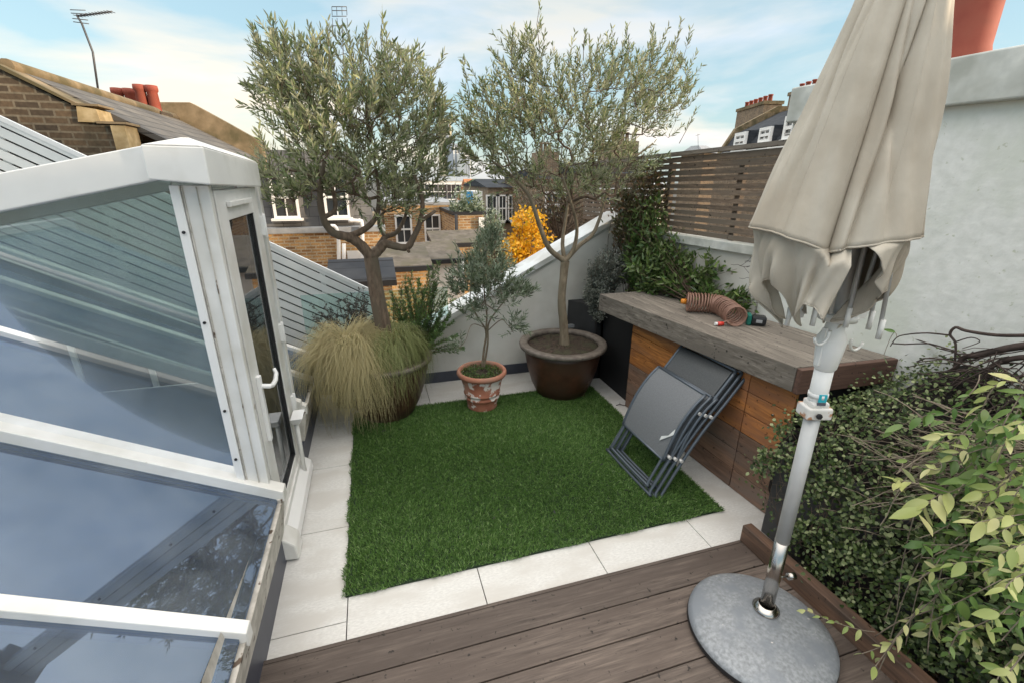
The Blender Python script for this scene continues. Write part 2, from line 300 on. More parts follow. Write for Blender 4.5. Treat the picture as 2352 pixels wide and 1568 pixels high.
# ------------------------------------------------------------------ mesh helpers
class MB:
    def __init__(s): s.v = []; s.f = []; s.sm = []
    def add(s, vs, fs, smooth=False):
        o = len(s.v); s.v += [tuple(q) for q in vs]; s.f += [tuple(i+o for i in f) for f in fs]; s.sm += [smooth]*len(fs); return s
    def hexa(s, p):   # 8 corners: bottom 4 ccw, top 4 ccw
        return s.add(p, [(3,2,1,0), (4,5,6,7), (0,1,5,4), (1,2,6,5), (2,3,7,6), (3,0,4,7)])
    def box(s, a, b):
        x0,x1 = sorted((a[0],b[0])); y0,y1 = sorted((a[1],b[1])); z0,z1 = sorted((a[2],b[2]))
        return s.hexa([(x0,y0,z0),(x1,y0,z0),(x1,y1,z0),(x0,y1,z0),(x0,y0,z1),(x1,y0,z1),(x1,y1,z1),(x0,y1,z1)])
    def obox(s, c, ax, ay, az):   # centre and three half-axis vectors
        c = Vector(c); ax = Vector(ax); ay = Vector(ay); az = Vector(az)
        return s.hexa([c-ax-ay-az, c+ax-ay-az, c+ax+ay-az, c-ax+ay-az, c-ax-ay+az, c+ax-ay+az, c+ax+ay+az, c-ax+ay+az])
    def beam(s, a, b, w_, h_, upv=(0,0,1)):
        a = Vector(a); b = Vector(b); d = b-a; side = d.cross(Vector(upv)).normalized(); u = side.cross(d).normalized()
        return s.obox((a+b)/2, d/2, side*w_/2, u*h_/2)
    def prism(s, poly, vec):
        n = len(poly); poly = [Vector(p) for p in poly]; vec = Vector(vec)
        return s.add(poly+[p+vec for p in poly], [tuple(range(n-1,-1,-1)), tuple(range(n,2*n))]+[(i,(i+1)%n,(i+1)%n+n,i+n) for i in range(n)])
    def tube(s, pts, rad, seg=8, cap=True, smooth=True):
        pts = [Vector(p) for p in pts]; n = len(pts)
        if isinstance(rad, (int, float)): rad = [rad]*n
        prev = None; o = len(s.v); vs = []
        for i, p in enumerate(pts):
            d = (pts[min(i+1,n-1)]-pts[max(i-1,0)]).normalized()
            if prev is None:
                a = Vector((0,0,1)) if abs(d.z) < .9 else Vector((1,0,0)); u = d.cross(a).normalized()
            else: u = (prev-d*prev.dot(d)).normalized()
            prev = u; v = d.cross(u)
            vs += [p+(u*math.cos(2*math.pi*k/seg)+v*math.sin(2*math.pi*k/seg))*rad[i] for k in range(seg)]
        fs = [(i*seg+k, i*seg+(k+1)%seg, (i+1)*seg+(k+1)%seg, (i+1)*seg+k) for i in range(n-1) for k in range(seg)]
        s.add(vs, fs, smooth)
        if cap: s.add([], []); s.f += [tuple(o+k for k in range(seg-1,-1,-1)), tuple(o+(n-1)*seg+k for k in range(seg))]; s.sm += [False, False]
        return s
    def lathe(s, prof, c=(0,0,0), seg=48, wob=0):
        n = len(prof); vs = []
        for (r, z) in prof:
            for k in range(seg):
                a = 2*math.pi*k/seg; rr = r*(1+wob*math.sin(a*2+z*9))
                vs.append((c[0]+rr*math.cos(a), c[1]+rr*math.sin(a), c[2]+z))
        fs = [(i*seg+k, i*seg+(k+1)%seg, (i+1)*seg+(k+1)%seg, (i+1)*seg+k) for i in range(n-1) for k in range(seg)]
        return s.add(vs, fs, True)
    def build(s, name, material, parent=None, bevel=0, auto=True):
        me = bpy.data.meshes.new(name); me.from_pydata(s.v, [], s.f); me.validate()
        if len(me.polygons) == len(s.sm): me.polygons.foreach_set('use_smooth', s.sm)
        me.materials.append(MT[material] if isinstance(material, str) else material)
        me.update()
        import bmesh
        bm = bmesh.new(); bm.from_mesh(me); bmesh.ops.recalc_face_normals(bm, faces=bm.faces); bm.to_mesh(me); bm.free()
        o = bpy.data.objects.new(name, me); col.objects.link(o)
        if bevel:
            md = o.modifiers.new('bevel', 'BEVEL'); md.width = bevel; md.segments = 2; md.limit_method = 'ANGLE'; md.angle_limit = R_(40)
        if parent: o.parent = parent
        return o
def tag(o, label, cat, group=None):
    o['label'] = label; o['category'] = cat
    if group: o['group'] = group
    return o
def struct(o): o['kind'] = 'structure'; return o
def thing(name, label, cat, loc=(0,0,0), group=None):
    """an Empty standing at the thing's base; meshes are in world coordinates, so parts are offset back"""
    o = bpy.data.objects.new(name, None); o.empty_display_size = .1; col.objects.link(o); o.location = loc
    return tag(o, label, cat, group)
def adopt(root, *objs):
    for o in objs:
        o.parent = root; o.matrix_parent_inverse = Matrix.Translation(-Vector(root.location))
def part(mb, name, material, root, bevel=0, label=None):
    o = mb.build(name, material, None, bevel)
    o.parent = root
    base = Vector(root.location) if root.parent is None else Vector(root.parent.location)
    if root.type == 'EMPTY': o.matrix_parent_inverse = Matrix.Translation(-base)
    if label: o['label'] = label
    return o
def np_obj(name, V, Fs, material, parent=None, smooth=True):
    V = np.asarray(V, dtype=np.float32).reshape(-1, 3); me = bpy.data.meshes.new(name)
    me.vertices.add(len(V)); me.vertices.foreach_set('co', V.ravel())
    tot = [np.full(len(f), f.shape[1]) for f in Fs]; lp = np.concatenate([f.ravel() for f in Fs]); tot = np.concatenate(tot)
    me.loops.add(len(lp)); me.loops.foreach_set('vertex_index', lp.astype(np.int32))
    me.polygons.add(len(tot)); st = np.concatenate([[0], np.cumsum(tot)[:-1]])
    me.polygons.foreach_set('loop_start', st.astype(np.int32)); me.polygons.foreach_set('loop_total', tot.astype(np.int32))
    me.polygons.foreach_set('use_smooth', np.ones(len(tot), bool) if smooth else np.zeros(len(tot), bool))
    me.update(calc_edges=True); me.materials.append(MT[material] if isinstance(material, str) else material)
    o = bpy.data.objects.new(name, me); col.objects.link(o)
    if parent:
        o.parent = parent
        if parent.type == 'EMPTY': o.matrix_parent_inverse = Matrix.Translation(-Vector(parent.location))
    return o
def nrm(a): return a/np.maximum(np.linalg.norm(a, axis=-1, keepdims=True), 1e-9)
def leaves(pos, dr, L, W, fold=.25, droop=.15, up_=None):
    """(N,3) bases and directions -> 8-vertex folded leaf blades"""
    n = len(pos); dr = nrm(dr); rnd = nrm(rng.normal(size=(n, 3))) if up_ is None else nrm(up_+rng.normal(size=(n,3))*.35)
    side = nrm(np.cross(dr, rnd)); upn = np.cross(side, dr)
    L = np.broadcast_to(L, n)[:, None]; W = np.broadcast_to(W, n)[:, None]
    def P(t, s, drop): return pos+dr*L*t+side*W*s+upn*(abs(s)*fold*W-drop*L)
    V = np.stack([P(0,0,0), P(.3,-.46,droop*.12), P(.3,0,droop*.12), P(.3,.46,droop*.12), P(.68,-.36,droop*.5), P(.68,0,droop*.5), P(.68,.36,droop*.5), P(1,0,droop)], 1)
    T3 = np.array([[0,2,1],[0,3,2],[4,5,7],[5,6,7]]); T4 = np.array([[1,2,5,4],[2,3,6,5]])
    o = (np.arange(n)*8)[:, None, None]
    return V.reshape(-1, 3), (T3[None]+o).reshape(-1, 3), (T4[None]+o).reshape(-1, 4)
def leafobj(name, pos, dr, L, W, material, parent=None, **k):
    V, a, b = leaves(np.asarray(pos, float), np.asarray(dr, float), L, W, **k)
    return np_obj(name, V, [a, b], material, parent)

def leaves_hi(name, pos, dr, L, W, material, parent, droop=.2, fold=.22, up_=None):
    """large leaves: seven stations along a curved midrib, rounded outline, wavy edge"""
    pos = np.asarray(pos, float); dr = nrm(np.asarray(dr, float)); n = len(pos)
    rnd = nrm((np.array([-.3,-.3,1.0]) if up_ is None else up_)+rng.normal(size=(n,3))*.45)
    side = nrm(np.cross(dr, rnd)); upn = np.cross(side, dr); L = np.asarray(L)[:,None]; W = np.asarray(W)[:,None]
    cv_ = rng.uniform(-.10,.45,(n,1)); tw = rng.normal(size=(n,1))*.35; fo = rng.uniform(.1,.5,(n,1))
    ts = [0,.12,.28,.46,.64,.82,1.0]; wd = [.04,.30,.47,.50,.42,.24,.0]; rows_ = []
    for t, w_ in zip(ts, wd):
        c_ = pos+dr*L*t-upn*L*cv_*t*t*.8; sd = side*np.cos(tw*t)+upn*np.sin(tw*t); un = upn*np.cos(tw*t)-side*np.sin(tw*t)
        wav = rng.normal(size=(n,1))*.03
        rows_ += [c_-sd*W*w_+un*W*w_*(fo+wav), c_, c_+sd*W*w_+un*W*w_*(fo-wav)]
    V = np.stack(rows_,1).reshape(-1,3); f = []
    for i in range(6):
        a = 3*i; f += [[a,a+1,a+4,a+3],[a+1,a+2,a+5,a+4]]
    Fq = (np.array(f)[None]+(np.arange(n)*21)[:,None,None]).reshape(-1,4)
    return np_obj(name, V, [Fq], material, parent)
GZ = -9.0
# ================================================================== SETTING
g = MB(); g.add([(-900,-900,GZ),(900,-900,GZ),(900,1500,GZ),(-900,1500,GZ)], [(0,1,2,3)]); struct(g.build('ground', 'ground'))
# our own building under the terrace
hb = MB(); hb.box((-.60,-3,GZ), (2.9,4.15,-.12))
tag(hb.build('host_building', 'brick_yellow'), 'brick building that carries the roof terrace', 'building')
# paving
X0, YJ = -.252, 1.585
pv = MB(); J = .0022
def tile(x0, x1, y0, y1): pv.box((x0+J, y0+J, -.03), (x1-J, y1-J, 0))
for r in range(4):
    y0 = YJ+.6*r; tile(-.60, X0, y0, min(y0+.6, 3.93))
    for c in range(5):
        x0 = X0+.6*c
        tile(x0, x0+.6, (YJ+.6*r) if r else 1.40, min(YJ+.6*(r+1), 3.93))
tile(-.60, X0, 1.40, YJ)
struct(pv.build('paving', 'tile', bevel=.0012))
gb = MB(); gb.box((-.6,1.38,-.12), (2.7,3.95,-.012)); struct(gb.build('paving_bed', 'grout'))
# deck
dk = MB(); y = 1.455; i = 0
while y > -1.6:
    dk.box((-.66, y-.1465, -.0), (1.70 if y > 1.4 else 1.735, y, .03)); y -= .1515; i += 1
struct(dk.build('deck', 'deck', bevel=.003))
ed = MB(); ed.box((-.66, 1.457, -.004), (1.70, 1.474, .029)); struct(ed.build('deck_edge', 'deck', bevel=.002))
db = MB(); db.box((-.66,-1.7,-.1), (1.8,1.452,-.004)); struct(db.build('deck_bed', 'grout'))
# timber kerb beside the planters
tk = MB(); tk.hexa([(1.70,1.475,-.02),(1.755,1.475,-.02),(1.86,-1.5,-.02),(1.80,-1.5,-.02),(1.70,1.475,.125),(1.755,1.475,.125),(1.86,-1.5,.125),(1.80,-1.5,.125)])
tag(tk.build('timber_kerb', 'kerb', bevel=.004), 'low red-brown timber upstand between the deck and the planters', 'kerb')

# ================================================================== TURF
tf = thing('artificial_turf', 'bright green artificial grass mat laid on the pale tiles', 'turf mat', (.78,2.55,0))
tb = MB(); TX0,TX1,TY0,TY1 = -.262,1.795,1.708,3.47
tb.box((TX0,TY0,.002), (TX1,TY1,.012)); part(tb, 'backing', 'turfbase', tf)
n = 190000
P = np.stack([rng.uniform(TX0-.004,TX1+.004,n), rng.uniform(TY0-.006,TY1+.004,n), np.full(n,.010)], 1)
P[:,0] += (.008*np.sin(P[:,1]*13)+.005*np.sin(P[:,1]*47))*(np.abs(P[:,0]-TX0) < .03); P[:,1] += .007*np.sin(P[:,0]*19+1)*(P[:,1] < TY0+.03)
lean = np.stack([.25*np.sin(P[:,0]*5+P[:,1]*3), -.25+.3*np.sin(P[:,1]*4.1+P[:,0]*2), np.zeros(n)], 1)
D = nrm(rng.normal(size=(n,3))*np.array([.5,.5,.12])+lean+np.array([0,0,1.0]))
Ln = rng.uniform(.014,.026,n)[:,None]; S = nrm(np.cross(D, rng.normal(size=(n,3))))*.0016
bend = rng.normal(size=(n,3))*np.array([.4,.4,0])
mid = P+D*Ln*.6; tip = P+D*Ln+bend*Ln*.5
V = np.stack([P-S, P+S, mid-S*.8, mid+S*.8, tip], 1).reshape(-1,3); o5 = (np.arange(n)*5)[:,None]
gp = np_obj('grass_pile', V, [np.array([[0,1,3,2]])+o5, np.array([[2,3,4]])+o5], 'turfblade', tf)
gp['kind'] = 'stuff'

# ================================================================== WALLS
# back parapet, rising to the right
YB = 3.93
def zc(x): return .43+(x-.30)*.523        # underside line of the capping
bw = MB(); bw.prism([(.0,YB,-.1),(2.75,YB,-.1),(2.75,YB,zc(2.75)),(.30,YB,zc(.30)),(.0,YB,.43)], (0,.22,0))
wb = thing('parapet_wall', 'pale rendered wall behind the pots rising to the right under white capping', 'wall', (1.3,YB+.1,0))
part(bw, 'wall', 'render', wb)
cp = MB(); cp.prism([(.20,YB-.03,zc(.20)),(2.75,YB-.03,zc(2.75)),(2.75,YB-.03,zc(2.75)+.055),(.20,YB-.03,zc(.20)+.055)], (0,.30,0)); part(cp, 'capping', 'metalcap', wb, .004)
cp2 = MB(); cp2.prism([(.20,YB-.012,zc(.20)-.028),(2.75,YB-.012,zc(2.75)-.028),(2.75,YB-.012,zc(2.75)),(.20,YB-.012,zc(.20))], (0,.01,0)); part(cp2, 'drip_edge', 'coping', wb)
sk = MB(); sk.box((-.2,YB-.012,0), (2.2,YB+.005,.10)); part(sk, 'skirting', 'skirting', wb)
# right wall: low part and tall stack part, plane leans a little away from the terrace
WP, WN = (2.49,2.3,.92), (1,.151,0)
def wx(y): return 2.49-.151*(y-2.3)
def wallbox(mb, y0, y1, z0, z1, out=0., thick=.3):
    mb.hexa([(wx(y0)-out,y0,z0),(wx(y0)+thick,y0,z0),(wx(y1)+thick,y1,z0),(wx(y1)-out,y1,z0),(wx(y0)-out,y0,z1),(wx(y0)+thick,y0,z1),(wx(y1)+thick,y1,z1),(wx(y1)-out,y1,z1)])
lw_ = thing('low_side_wall', 'low white rendered wall with a stone coping under the slatted fence', 'wall', (2.4,3.1,0))
q = MB(); wallbox(q, 2.42, 3.93, -.1, 1.32, thick=.2); part(q, 'wall', 'render', lw_)
q = MB(); wallbox(q, 2.423, 3.93, 1.32, 1.385, .035, .23); part(q, 'coping', 'coping', lw_, .006)
tw = thing('tall_party_wall', 'tall pale algae-stained party wall with a thick coping on the right', 'wall', (2.7,1.5,0))
q = MB(); wallbox(q, -6.0, 2.40, -.1, 2.12, thick=.5)
part(q, 'wall', 'render_mossy', tw)
q = MB(); q.hexa([(wx(-6)-.07,-6,2.12),(wx(-6)+.55,-6,2.12),(wx(2.41)+.55,2.41,2.12),(wx(2.41)-.05,2.41,2.12),(wx(-6)-.07,-6,2.42),(wx(-6)+.55,-6,2.42),(wx(2.41)+.55,2.41,2.305),(wx(2.41)-.05,2.41,2.305)])
part(q, 'coping', 'coping', tw, .008)
# red chimney pot on the wall
c = at(2178,143,pl=WP and ((2.72,1.7,0),(1,.151,0)))
cpz = MB(); cpz.lathe([(.0,0),(.118,0),(.118,.05),(.108,.09),(.100,.6),(.104,.66),(.13,.70),(.13,.78),(.10,.80),(.085,.78),(.085,.1)], (c.x+.06,c.y,2.30), 40)
tag(cpz.build('chimney_pot', 'chimneyclay'), 'large tapering red chimney pot on top of the tall pale wall', 'chimney pot')
# slatted fence
ff = thing('slatted_fence', 'weathered brown slatted timber fence standing on the low white wall', 'fence', (2.4,3.1,1.385))
q = MB(); NSL = 12
for k in range(NSL):
    z0 = 1.392+k*.0465; sk_ = .016*k/NSL; hh = random.uniform(.031,.041); dz = random.uniform(-.004,.004); y0, y1 = 2.40, 4.6
    zA = 1.392+k*(2.005-1.392)/NSL+dz; zB = 1.392+k*(1.925-1.392)/NSL-dz
    q.hexa([(wx(y0)+.03,y0,zA),(wx(y0)+.045,y0,zA),(wx(y1)+.045,y1,zB),(wx(y1)+.03,y1,zB),(wx(y0)+.03,y0,zA+hh),(wx(y0)+.045,y0,zA+hh),(wx(y1)+.045,y1,zB+hh*.9),(wx(y1)+.03,y1,zB+hh*.9)])
part(q, 'slat_panel', 'fence', ff)
q = MB(); za, zb9 = 2.005, 1.925
q.hexa([(wx(2.4)+.01,2.4,za),(wx(2.4)+.07,2.4,za),(wx(4.6)+.07,4.6,zb9),(wx(4.6)+.01,4.6,zb9),(wx(2.4)+.01,2.4,za+.028),(wx(2.4)+.07,2.4,za+.028),(wx(4.6)+.07,4.6,zb9+.028),(wx(4.6)+.01,4.6,zb9+.028)])
part(q, 'top_rail', 'counter', ff)
for yy in (2.75,3.42,4.1):
    q = MB(); q.box((wx(yy)+.047,yy-.025,1.385), (wx(yy)+.085,yy+.025,1.92)); part(q, 'post', 'fence', ff)

# ================================================================== BENCH / BAR
bt = thing('bar_counter', 'cedar-clad bar with a thick grey weathered timber top along the right wall', 'bar counter', (2.2,2.4,0))
ZT, TH = .92, .135
A = at(1385,675,z=ZT); B = at(1840,842,z=ZT); Cc = at(2056,819,z=ZT)
def lerp(a, b, t): return a+(b-a)*t
Dd = Vector((wx(A.y)-.005, A.y, ZT)); Cc = Vector((wx(Cc.y)-.005, Cc.y, ZT))
# top boards run the length of the counter
q = MB(); nb = 5
for i in range(nb):
    t0 = i/nb+.004; t1 = (i+1)/nb-.004
    a0 = lerp(A,Dd,t0); a1 = lerp(A,Dd,t1); b0 = lerp(B,Cc,t0); b1 = lerp(B,Cc,t1)
    dz = Vector((0,0,-.03)); q.hexa([a0+dz,b0+dz,b1+dz,a1+dz,a0,b0,b1,a1])
part(q, 'top_boards', 'counter', bt, .003)
q = MB(); a = A; b = B; dn = Vector((0,0,-TH)); inn = Vector((.03,.006,0)); lz = Vector((-.004,0,.003))
q.hexa([a+dn+lz-inn, b+dn+lz-inn, b+dn+lz, a+dn+lz, a+lz-inn, b+lz-inn, b+lz, a+lz]); part(q, 'front_fascia', 'counter', bt, .004)
q = MB(); o_ = (Cc-B).normalized(); nn = Vector((o_.y,-o_.x,0))*.03
q.hexa([B+dn+nn-inn, Cc+dn+nn, Cc+dn, B+dn-inn, B+nn-inn, Cc+nn, Cc, B-inn]); part(q, 'end_fascia', 'counter_end', bt, .004)
q = MB(); ins = Vector((.02,0,0)); q.hexa([A+dn+ins,B+dn+ins+Vector((0,.01,0)),Cc+dn,Dd+dn,A+ins-Vector((0,0,.035)),B+ins-Vector((0,-.01,.035)),Cc-Vector((0,0,.035)),Dd-Vector((0,0,.035))]); part(q, 'carcass_top', 'void', bt)
# cladding panel, front line measured on the paving
p0 = Vector((1.915,3.02,0)); p1 = Vector((2.012,1.60,0)); dv = (p1-p0); pn = Vector((-dv.y,dv.x,0)).normalized()*-1
if pn.x > 0: pn = -pn
rows = 6; zt = ZT-TH-.002
dvn = dv.normalized(); split = .80
q1 = MB(); q2 = MB()
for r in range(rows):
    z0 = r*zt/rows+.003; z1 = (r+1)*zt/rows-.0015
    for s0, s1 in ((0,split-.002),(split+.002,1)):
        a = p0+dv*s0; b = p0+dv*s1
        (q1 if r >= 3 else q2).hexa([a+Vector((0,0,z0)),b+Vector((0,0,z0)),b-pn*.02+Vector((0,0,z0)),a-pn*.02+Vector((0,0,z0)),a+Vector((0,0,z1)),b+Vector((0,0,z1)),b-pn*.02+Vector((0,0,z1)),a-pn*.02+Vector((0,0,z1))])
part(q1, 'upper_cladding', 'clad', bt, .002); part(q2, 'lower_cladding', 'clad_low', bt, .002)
q = MB(); q.hexa([p0-pn*.022,p1-pn*.022,Vector((2.55,1.60,0)),Vector((2.40,3.02,0)),p0-pn*.022+Vector((0,0,zt)),p1-pn*.022+Vector((0,0,zt)),Vector((2.55,1.60,zt)),Vector((2.40,3.02,zt))]); part(q, 'carcass', 'void', bt)
q = MB(); q.tube([p0+dv*.93+pn*.001+Vector((0,0,.60)), p0+dv*.93+pn*.012+Vector((0,0,.60))], .007, 10); part(q, 'latch_screw', 'chrome', bt)
# open bay left of the cladding, its shade drawn as near-black boards
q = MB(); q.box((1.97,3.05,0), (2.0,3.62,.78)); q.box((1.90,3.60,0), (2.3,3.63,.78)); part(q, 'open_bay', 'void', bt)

# ================================================================== GLAZED ROOF + DOOR ENCLOSURE
XK = -.55; GY = 2.02; GY2 = 2.90; MS = .525
def rz(x): return .375+MS*(-.505-x)     # top surface of the sloping glass
gr = thing('glass_roof', 'sloping glass roof with white glazing bars rising to the left of the paving', 'glass roof', (-1.2,1.6,0))
XL = -2.45
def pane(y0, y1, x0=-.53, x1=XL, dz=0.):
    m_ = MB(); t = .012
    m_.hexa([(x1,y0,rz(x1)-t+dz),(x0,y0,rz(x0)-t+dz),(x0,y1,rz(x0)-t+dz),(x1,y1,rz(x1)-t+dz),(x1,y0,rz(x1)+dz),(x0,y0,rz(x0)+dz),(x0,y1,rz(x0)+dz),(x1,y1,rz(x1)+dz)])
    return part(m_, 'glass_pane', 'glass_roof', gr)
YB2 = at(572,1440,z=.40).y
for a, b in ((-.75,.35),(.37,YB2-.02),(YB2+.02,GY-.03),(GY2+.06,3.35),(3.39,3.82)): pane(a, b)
def bar(y, wd=.052, h=.030, x0=-.505, x1=XL, name='glazing_bar'):
    m_ = MB(); m_.hexa([(x1,y-wd/2,rz(x1)-.03),(x0,y-wd/2,rz(x0)-.03),(x0,y+wd/2,rz(x0)-.03),(x1,y+wd/2,rz(x1)-.03),(x1,y-wd/2,rz(x1)+h),(x0,y-wd/2,rz(x0)+h),(x0,y+wd/2,rz(x0)+h),(x1,y+wd/2,rz(x1)+h)])
    return part(m_, name, 'upvc', gr, .004)
for y in (.36, YB2, 3.37, GY2+.03, 3.83): bar(y)
# outer grey frame edge along the glass foot
for y0, y1 in ((-.8,GY-.02),(GY2+.0,3.86)):
    kz = lambda y: .155+max(0,2.0-y)*.17
    q = MB(); q.hexa([(-.61,y0,kz(y0)),(XK+.004,y0,kz(y0)),(XK+.004,y1,kz(y1)),(-.61,y1,kz(y1)),(-.56,y0,.372),(-.512,y0,.368),(-.512,y1,.368),(-.56,y1,.372)]); part(q, 'eaves_trim', 'upvc_dirty', gr, .004)
q = MB(); q.hexa([(-.60,-.8,0),(XK,-.8,0),(XK,2.0,0),(-.60,2.0,0),(-.60,-.8,kz(-.8)),(XK,-.8,kz(-.8)),(XK,2.0,kz(2)),(-.60,2.0,kz(2))]); q.box((-.60,2.0,0),(XK,3.92,.155)); part(q, 'kerb_flashing', 'skirting', gr)
# ridge wall at the top of the slope
q = MB(); q.box((XL-.1,-.9,-2.4), (XL,3.9,rz(XL)+.05)); part(q, 'ridge_wall', 'interior', gr)
# room below the glass
rm = thing('room_below', 'pale blue-grey room seen through the sloping glass', 'room', (-1.6,1.8,-2.4))
q = MB(); q.box((XL,-.9,-2.42), (-.62,3.9,-2.4)); part(q, 'floor', 'interior_floor', rm)
q = MB(); q.box((XL,3.88,-2.4), (-.61,3.9,.25)); q.box((XL,-.9,-2.4), (-.61,-.88,.25)); q.box((-.612,-.9,-2.4), (-.601,3.9,.35)); part(q, 'walls', 'interior', rm)
q = MB(); q.box((-2.3,.2,-2.4), (-1.5,1.1,-1.65)); q.box((-2.3,1.6,-2.4), (-1.9,3.2,-1.3)); part(q, 'cabinets', 'slatwhite', rm)
for i in range(3):
    q = MB(); yy = .7+.75*i; q.beam((XL,yy,rz(XL)-.25), (-.62,yy,.05), .06, .12); part(q, 'rafter', 'interior', rm)

# --- door enclosure (dormer)
dm = thing('door_enclosure', 'white framed glazed stair enclosure with a narrow roof door', 'glazed enclosure', (-.6,2.3,0))
XF = -.56
pl = at(388,410,y=GY); pr_ = at(478,425,y=GY)
XPL, XPR = -.682, XF
zh = 1.765
q = MB(); q.box((XPL+.035,GY,rz(-.6)-.02), (XPR,GY+.035,zh)); part(q, 'corner_post', 'upvc', dm, .003)
q = MB(); q.box((XPL,GY-.012,rz(-.68)+.02), (XPL+.032,GY+.05,zh)); part(q, 'glazing_bead', 'plastic', dm, .003)
for zz in (.62,.86,1.25,1.6): q = MB(); q.tube([(XPL+.016,GY-.014,zz),(XPL+.016,GY-.018,zz)], .006, 8); part(q, 'bead_screw', 'darkmetal', dm)
def fz(x): return 1.900+.222*(x+.70)    # upper edge of the sloping fascia
for yy, nm in ((GY-.03,'front_fascia'),(GY2-.03,'rear_fascia')):
    q = MB(); q.prism([(-2.5,yy,fz(-2.5)-.107),(-.66,yy,fz(-.66)-.115),(-.66,yy,fz(-.66)),(-2.5,yy,fz(-2.5))], (0,.06,0)); part(q, nm, 'upvc', dm, .004)
q = MB(); q.prism([(-2.5,GY+.032,fz(-2.5)-.02),(-.68,GY+.032,fz(-.68)-.02),(-.68,GY+.032,fz(-.68)-.035),(-2.5,GY+.032,fz(-2.5)-.035)], (0,GY2-GY-.065,0)); part(q, 'roof_glass', 'glass_gable', dm)
# folded cap over the door head
XC = -.53; CY0 = GY-.075; CY1 = 2.80
q = MB(); q.hexa([(-.715,CY0,1.785),(XC,CY0,1.768),(XC,CY1,1.745),(-.715,CY1,1.775),(-.715,CY0,1.895),(XC,CY0,1.893),(XC,CY1,1.862),(-.715,CY1,1.88)])
q.hexa([(-.715,CY0,1.8955),(XC,CY0,1.8935),(XC,CY1,1.8625),(-.715,CY1,1.8805),(-.60,CY0+.02,1.922),(-.575,CY0+.02,1.922),(-.575,CY1-.05,1.89),(-.60,CY1-.05,1.89)])
part(q, 'head_cap', 'upvc', dm, .005)
# gable glass front and back
for yy in (GY+.02, GY2):
    q = MB(); q.prism([(-2.45,yy,rz(-2.45)+.03),(XPL,yy,rz(XPL)+.03),(XPL,yy,fz(XPL)-.11),(-2.45,yy,fz(-2.45)-.10)], (0,.008,0)); part(q, 'gable_glass', 'glass_gable', dm)
q = MB(); q.prism([(-2.45,GY-.035,rz(-2.45)-.01),(-.50,GY-.035,rz(-.50)-.005),(-.50,GY-.035,rz(-.50)+.052),(-2.45,GY-.035,rz(-2.45)+.055)], (0,.07,0)); part(q, 'sill_bar', 'upvc', dm, .004)
q = MB(); q.prism([(-2.45,GY2-.02,rz(-2.45)-.01),(-.53,GY2-.02,rz(-.53)-.01),(-.53,GY2-.02,rz(-.53)+.06),(-2.45,GY2-.02,rz(-2.45)+.06)], (0,.05,0)); part(q, 'rear_sill_bar', 'upvc', dm, .004)
# bars of the far gable seen through the glass
for k_, (za, zb_) in enumerate(((1.45,1.02),(1.18,.72))):
    q = MB(); q.beam((-2.0,GY2+.02,za+.05), (-.62,GY2+.02,zb_-.28), .03, .045); part(q, 'rear_glazing_bar', 'upvc', dm)
q = MB(); q.box((-.66,GY2-.04,rz(-.6)), (XF,GY2+.02,zh)); part(q, 'rear_post', 'upvc', dm, .003)
# dirty jamb track between post and leaf
q = MB(); q.box((XF-.06,GY+.012,.40), (XF-.012,GY+.055,zh)); part(q, 'jamb_track', 'upvc_dirty', dm)
q = MB(); q.box((XF-.03,GY+.036,.40), (XF-.004,GY+.047,1.70)); part(q, 'track_gap', 'gasket', dm)
q = MB(); q.box((XPL+.034,GY-.004,rz(-.6)+.04), (XPL+.040,GY+.001,zh-.004)); q.box((-.60,GY-.006,rz(-.6)+.04), (-.597,GY+.001,zh-.004)); part(q, 'post_joint', 'upvc_dirty', dm)
# the door leaf
dl = thing  # (kept short)
y0, y1 = GY+.05, 2.78
zb, zt2 = .16, 1.745
door = MB(); s_ = .062
door.box((XF-.045,y0,zb),(XF+.002,y0+.13,zt2)); door.box((XF-.045,y1-.12,zb),(XF+.002,y1,zt2))
door.box((XF-.044,y0+.13,zt2-.12),(XF+.001,y1-.12,zt2)); door.box((XF-.044,y0+.13,zb),(XF+.001,y1-.12,zb+.055))
dr_o = part(door, 'door', 'upvc', dm, .003)
q = MB(); q.box((XF-.025,y0+.13,zb+.055),(XF-.018,y1-.12,zt2-.12)); o = q.build('door_glass', 'glass_door'); o.parent = dr_o
q = MB()
q.box((XF-.017,y1-.126,zb+.05),(XF-.004,y1-.1205,zt2-.12)); q.box((XF-.017,y0+.13,zb+.05),(XF-.004,y1-.12,zb+.058)); q.box((XF-.017,y0+.13,zt2-.123),(XF-.004,y1-.12,zt2-.118))
o = q.build('rubber_seal', 'gasket'); o.parent = dr_o
q = MB(); q.box((XF+.002,y0+.055,.62),(XF+.02,y0+.085,.95)); 
hy = y0+.07; q.tube([(XF+.015,hy,.90),(XF+.05,hy,.895),(XF+.055,hy+.03,.885),(XF+.058,hy+.09,.885),(XF+.055,hy+.14,.90),(XF+.045,hy+.155,.92)], [.011,.011,.011,.011,.010,.009], 10)
o = q.build('door_handle', 'plastic', bevel=.003); o.parent = dr_o
q = MB(); q.box((XF+.002,y0+.13,1.678),(XF+.020,y0+.52,1.700)); o = q.build('trickle_vent', 'upvc', bevel=.003); o.parent = dr_o
for zz in (1.50,.90,.45):
    q = MB(); q.box((XF+.002,y1-.02,zz),(XF+.02,y1+.015,zz+.10)); q.tube([(XF+.018,y1+.002,zz-.01),(XF+.018,y1+.002,zz+.11)], .009, 8); o = q.build('hinge', 'plastic', bevel=.002); o.parent = dr_o
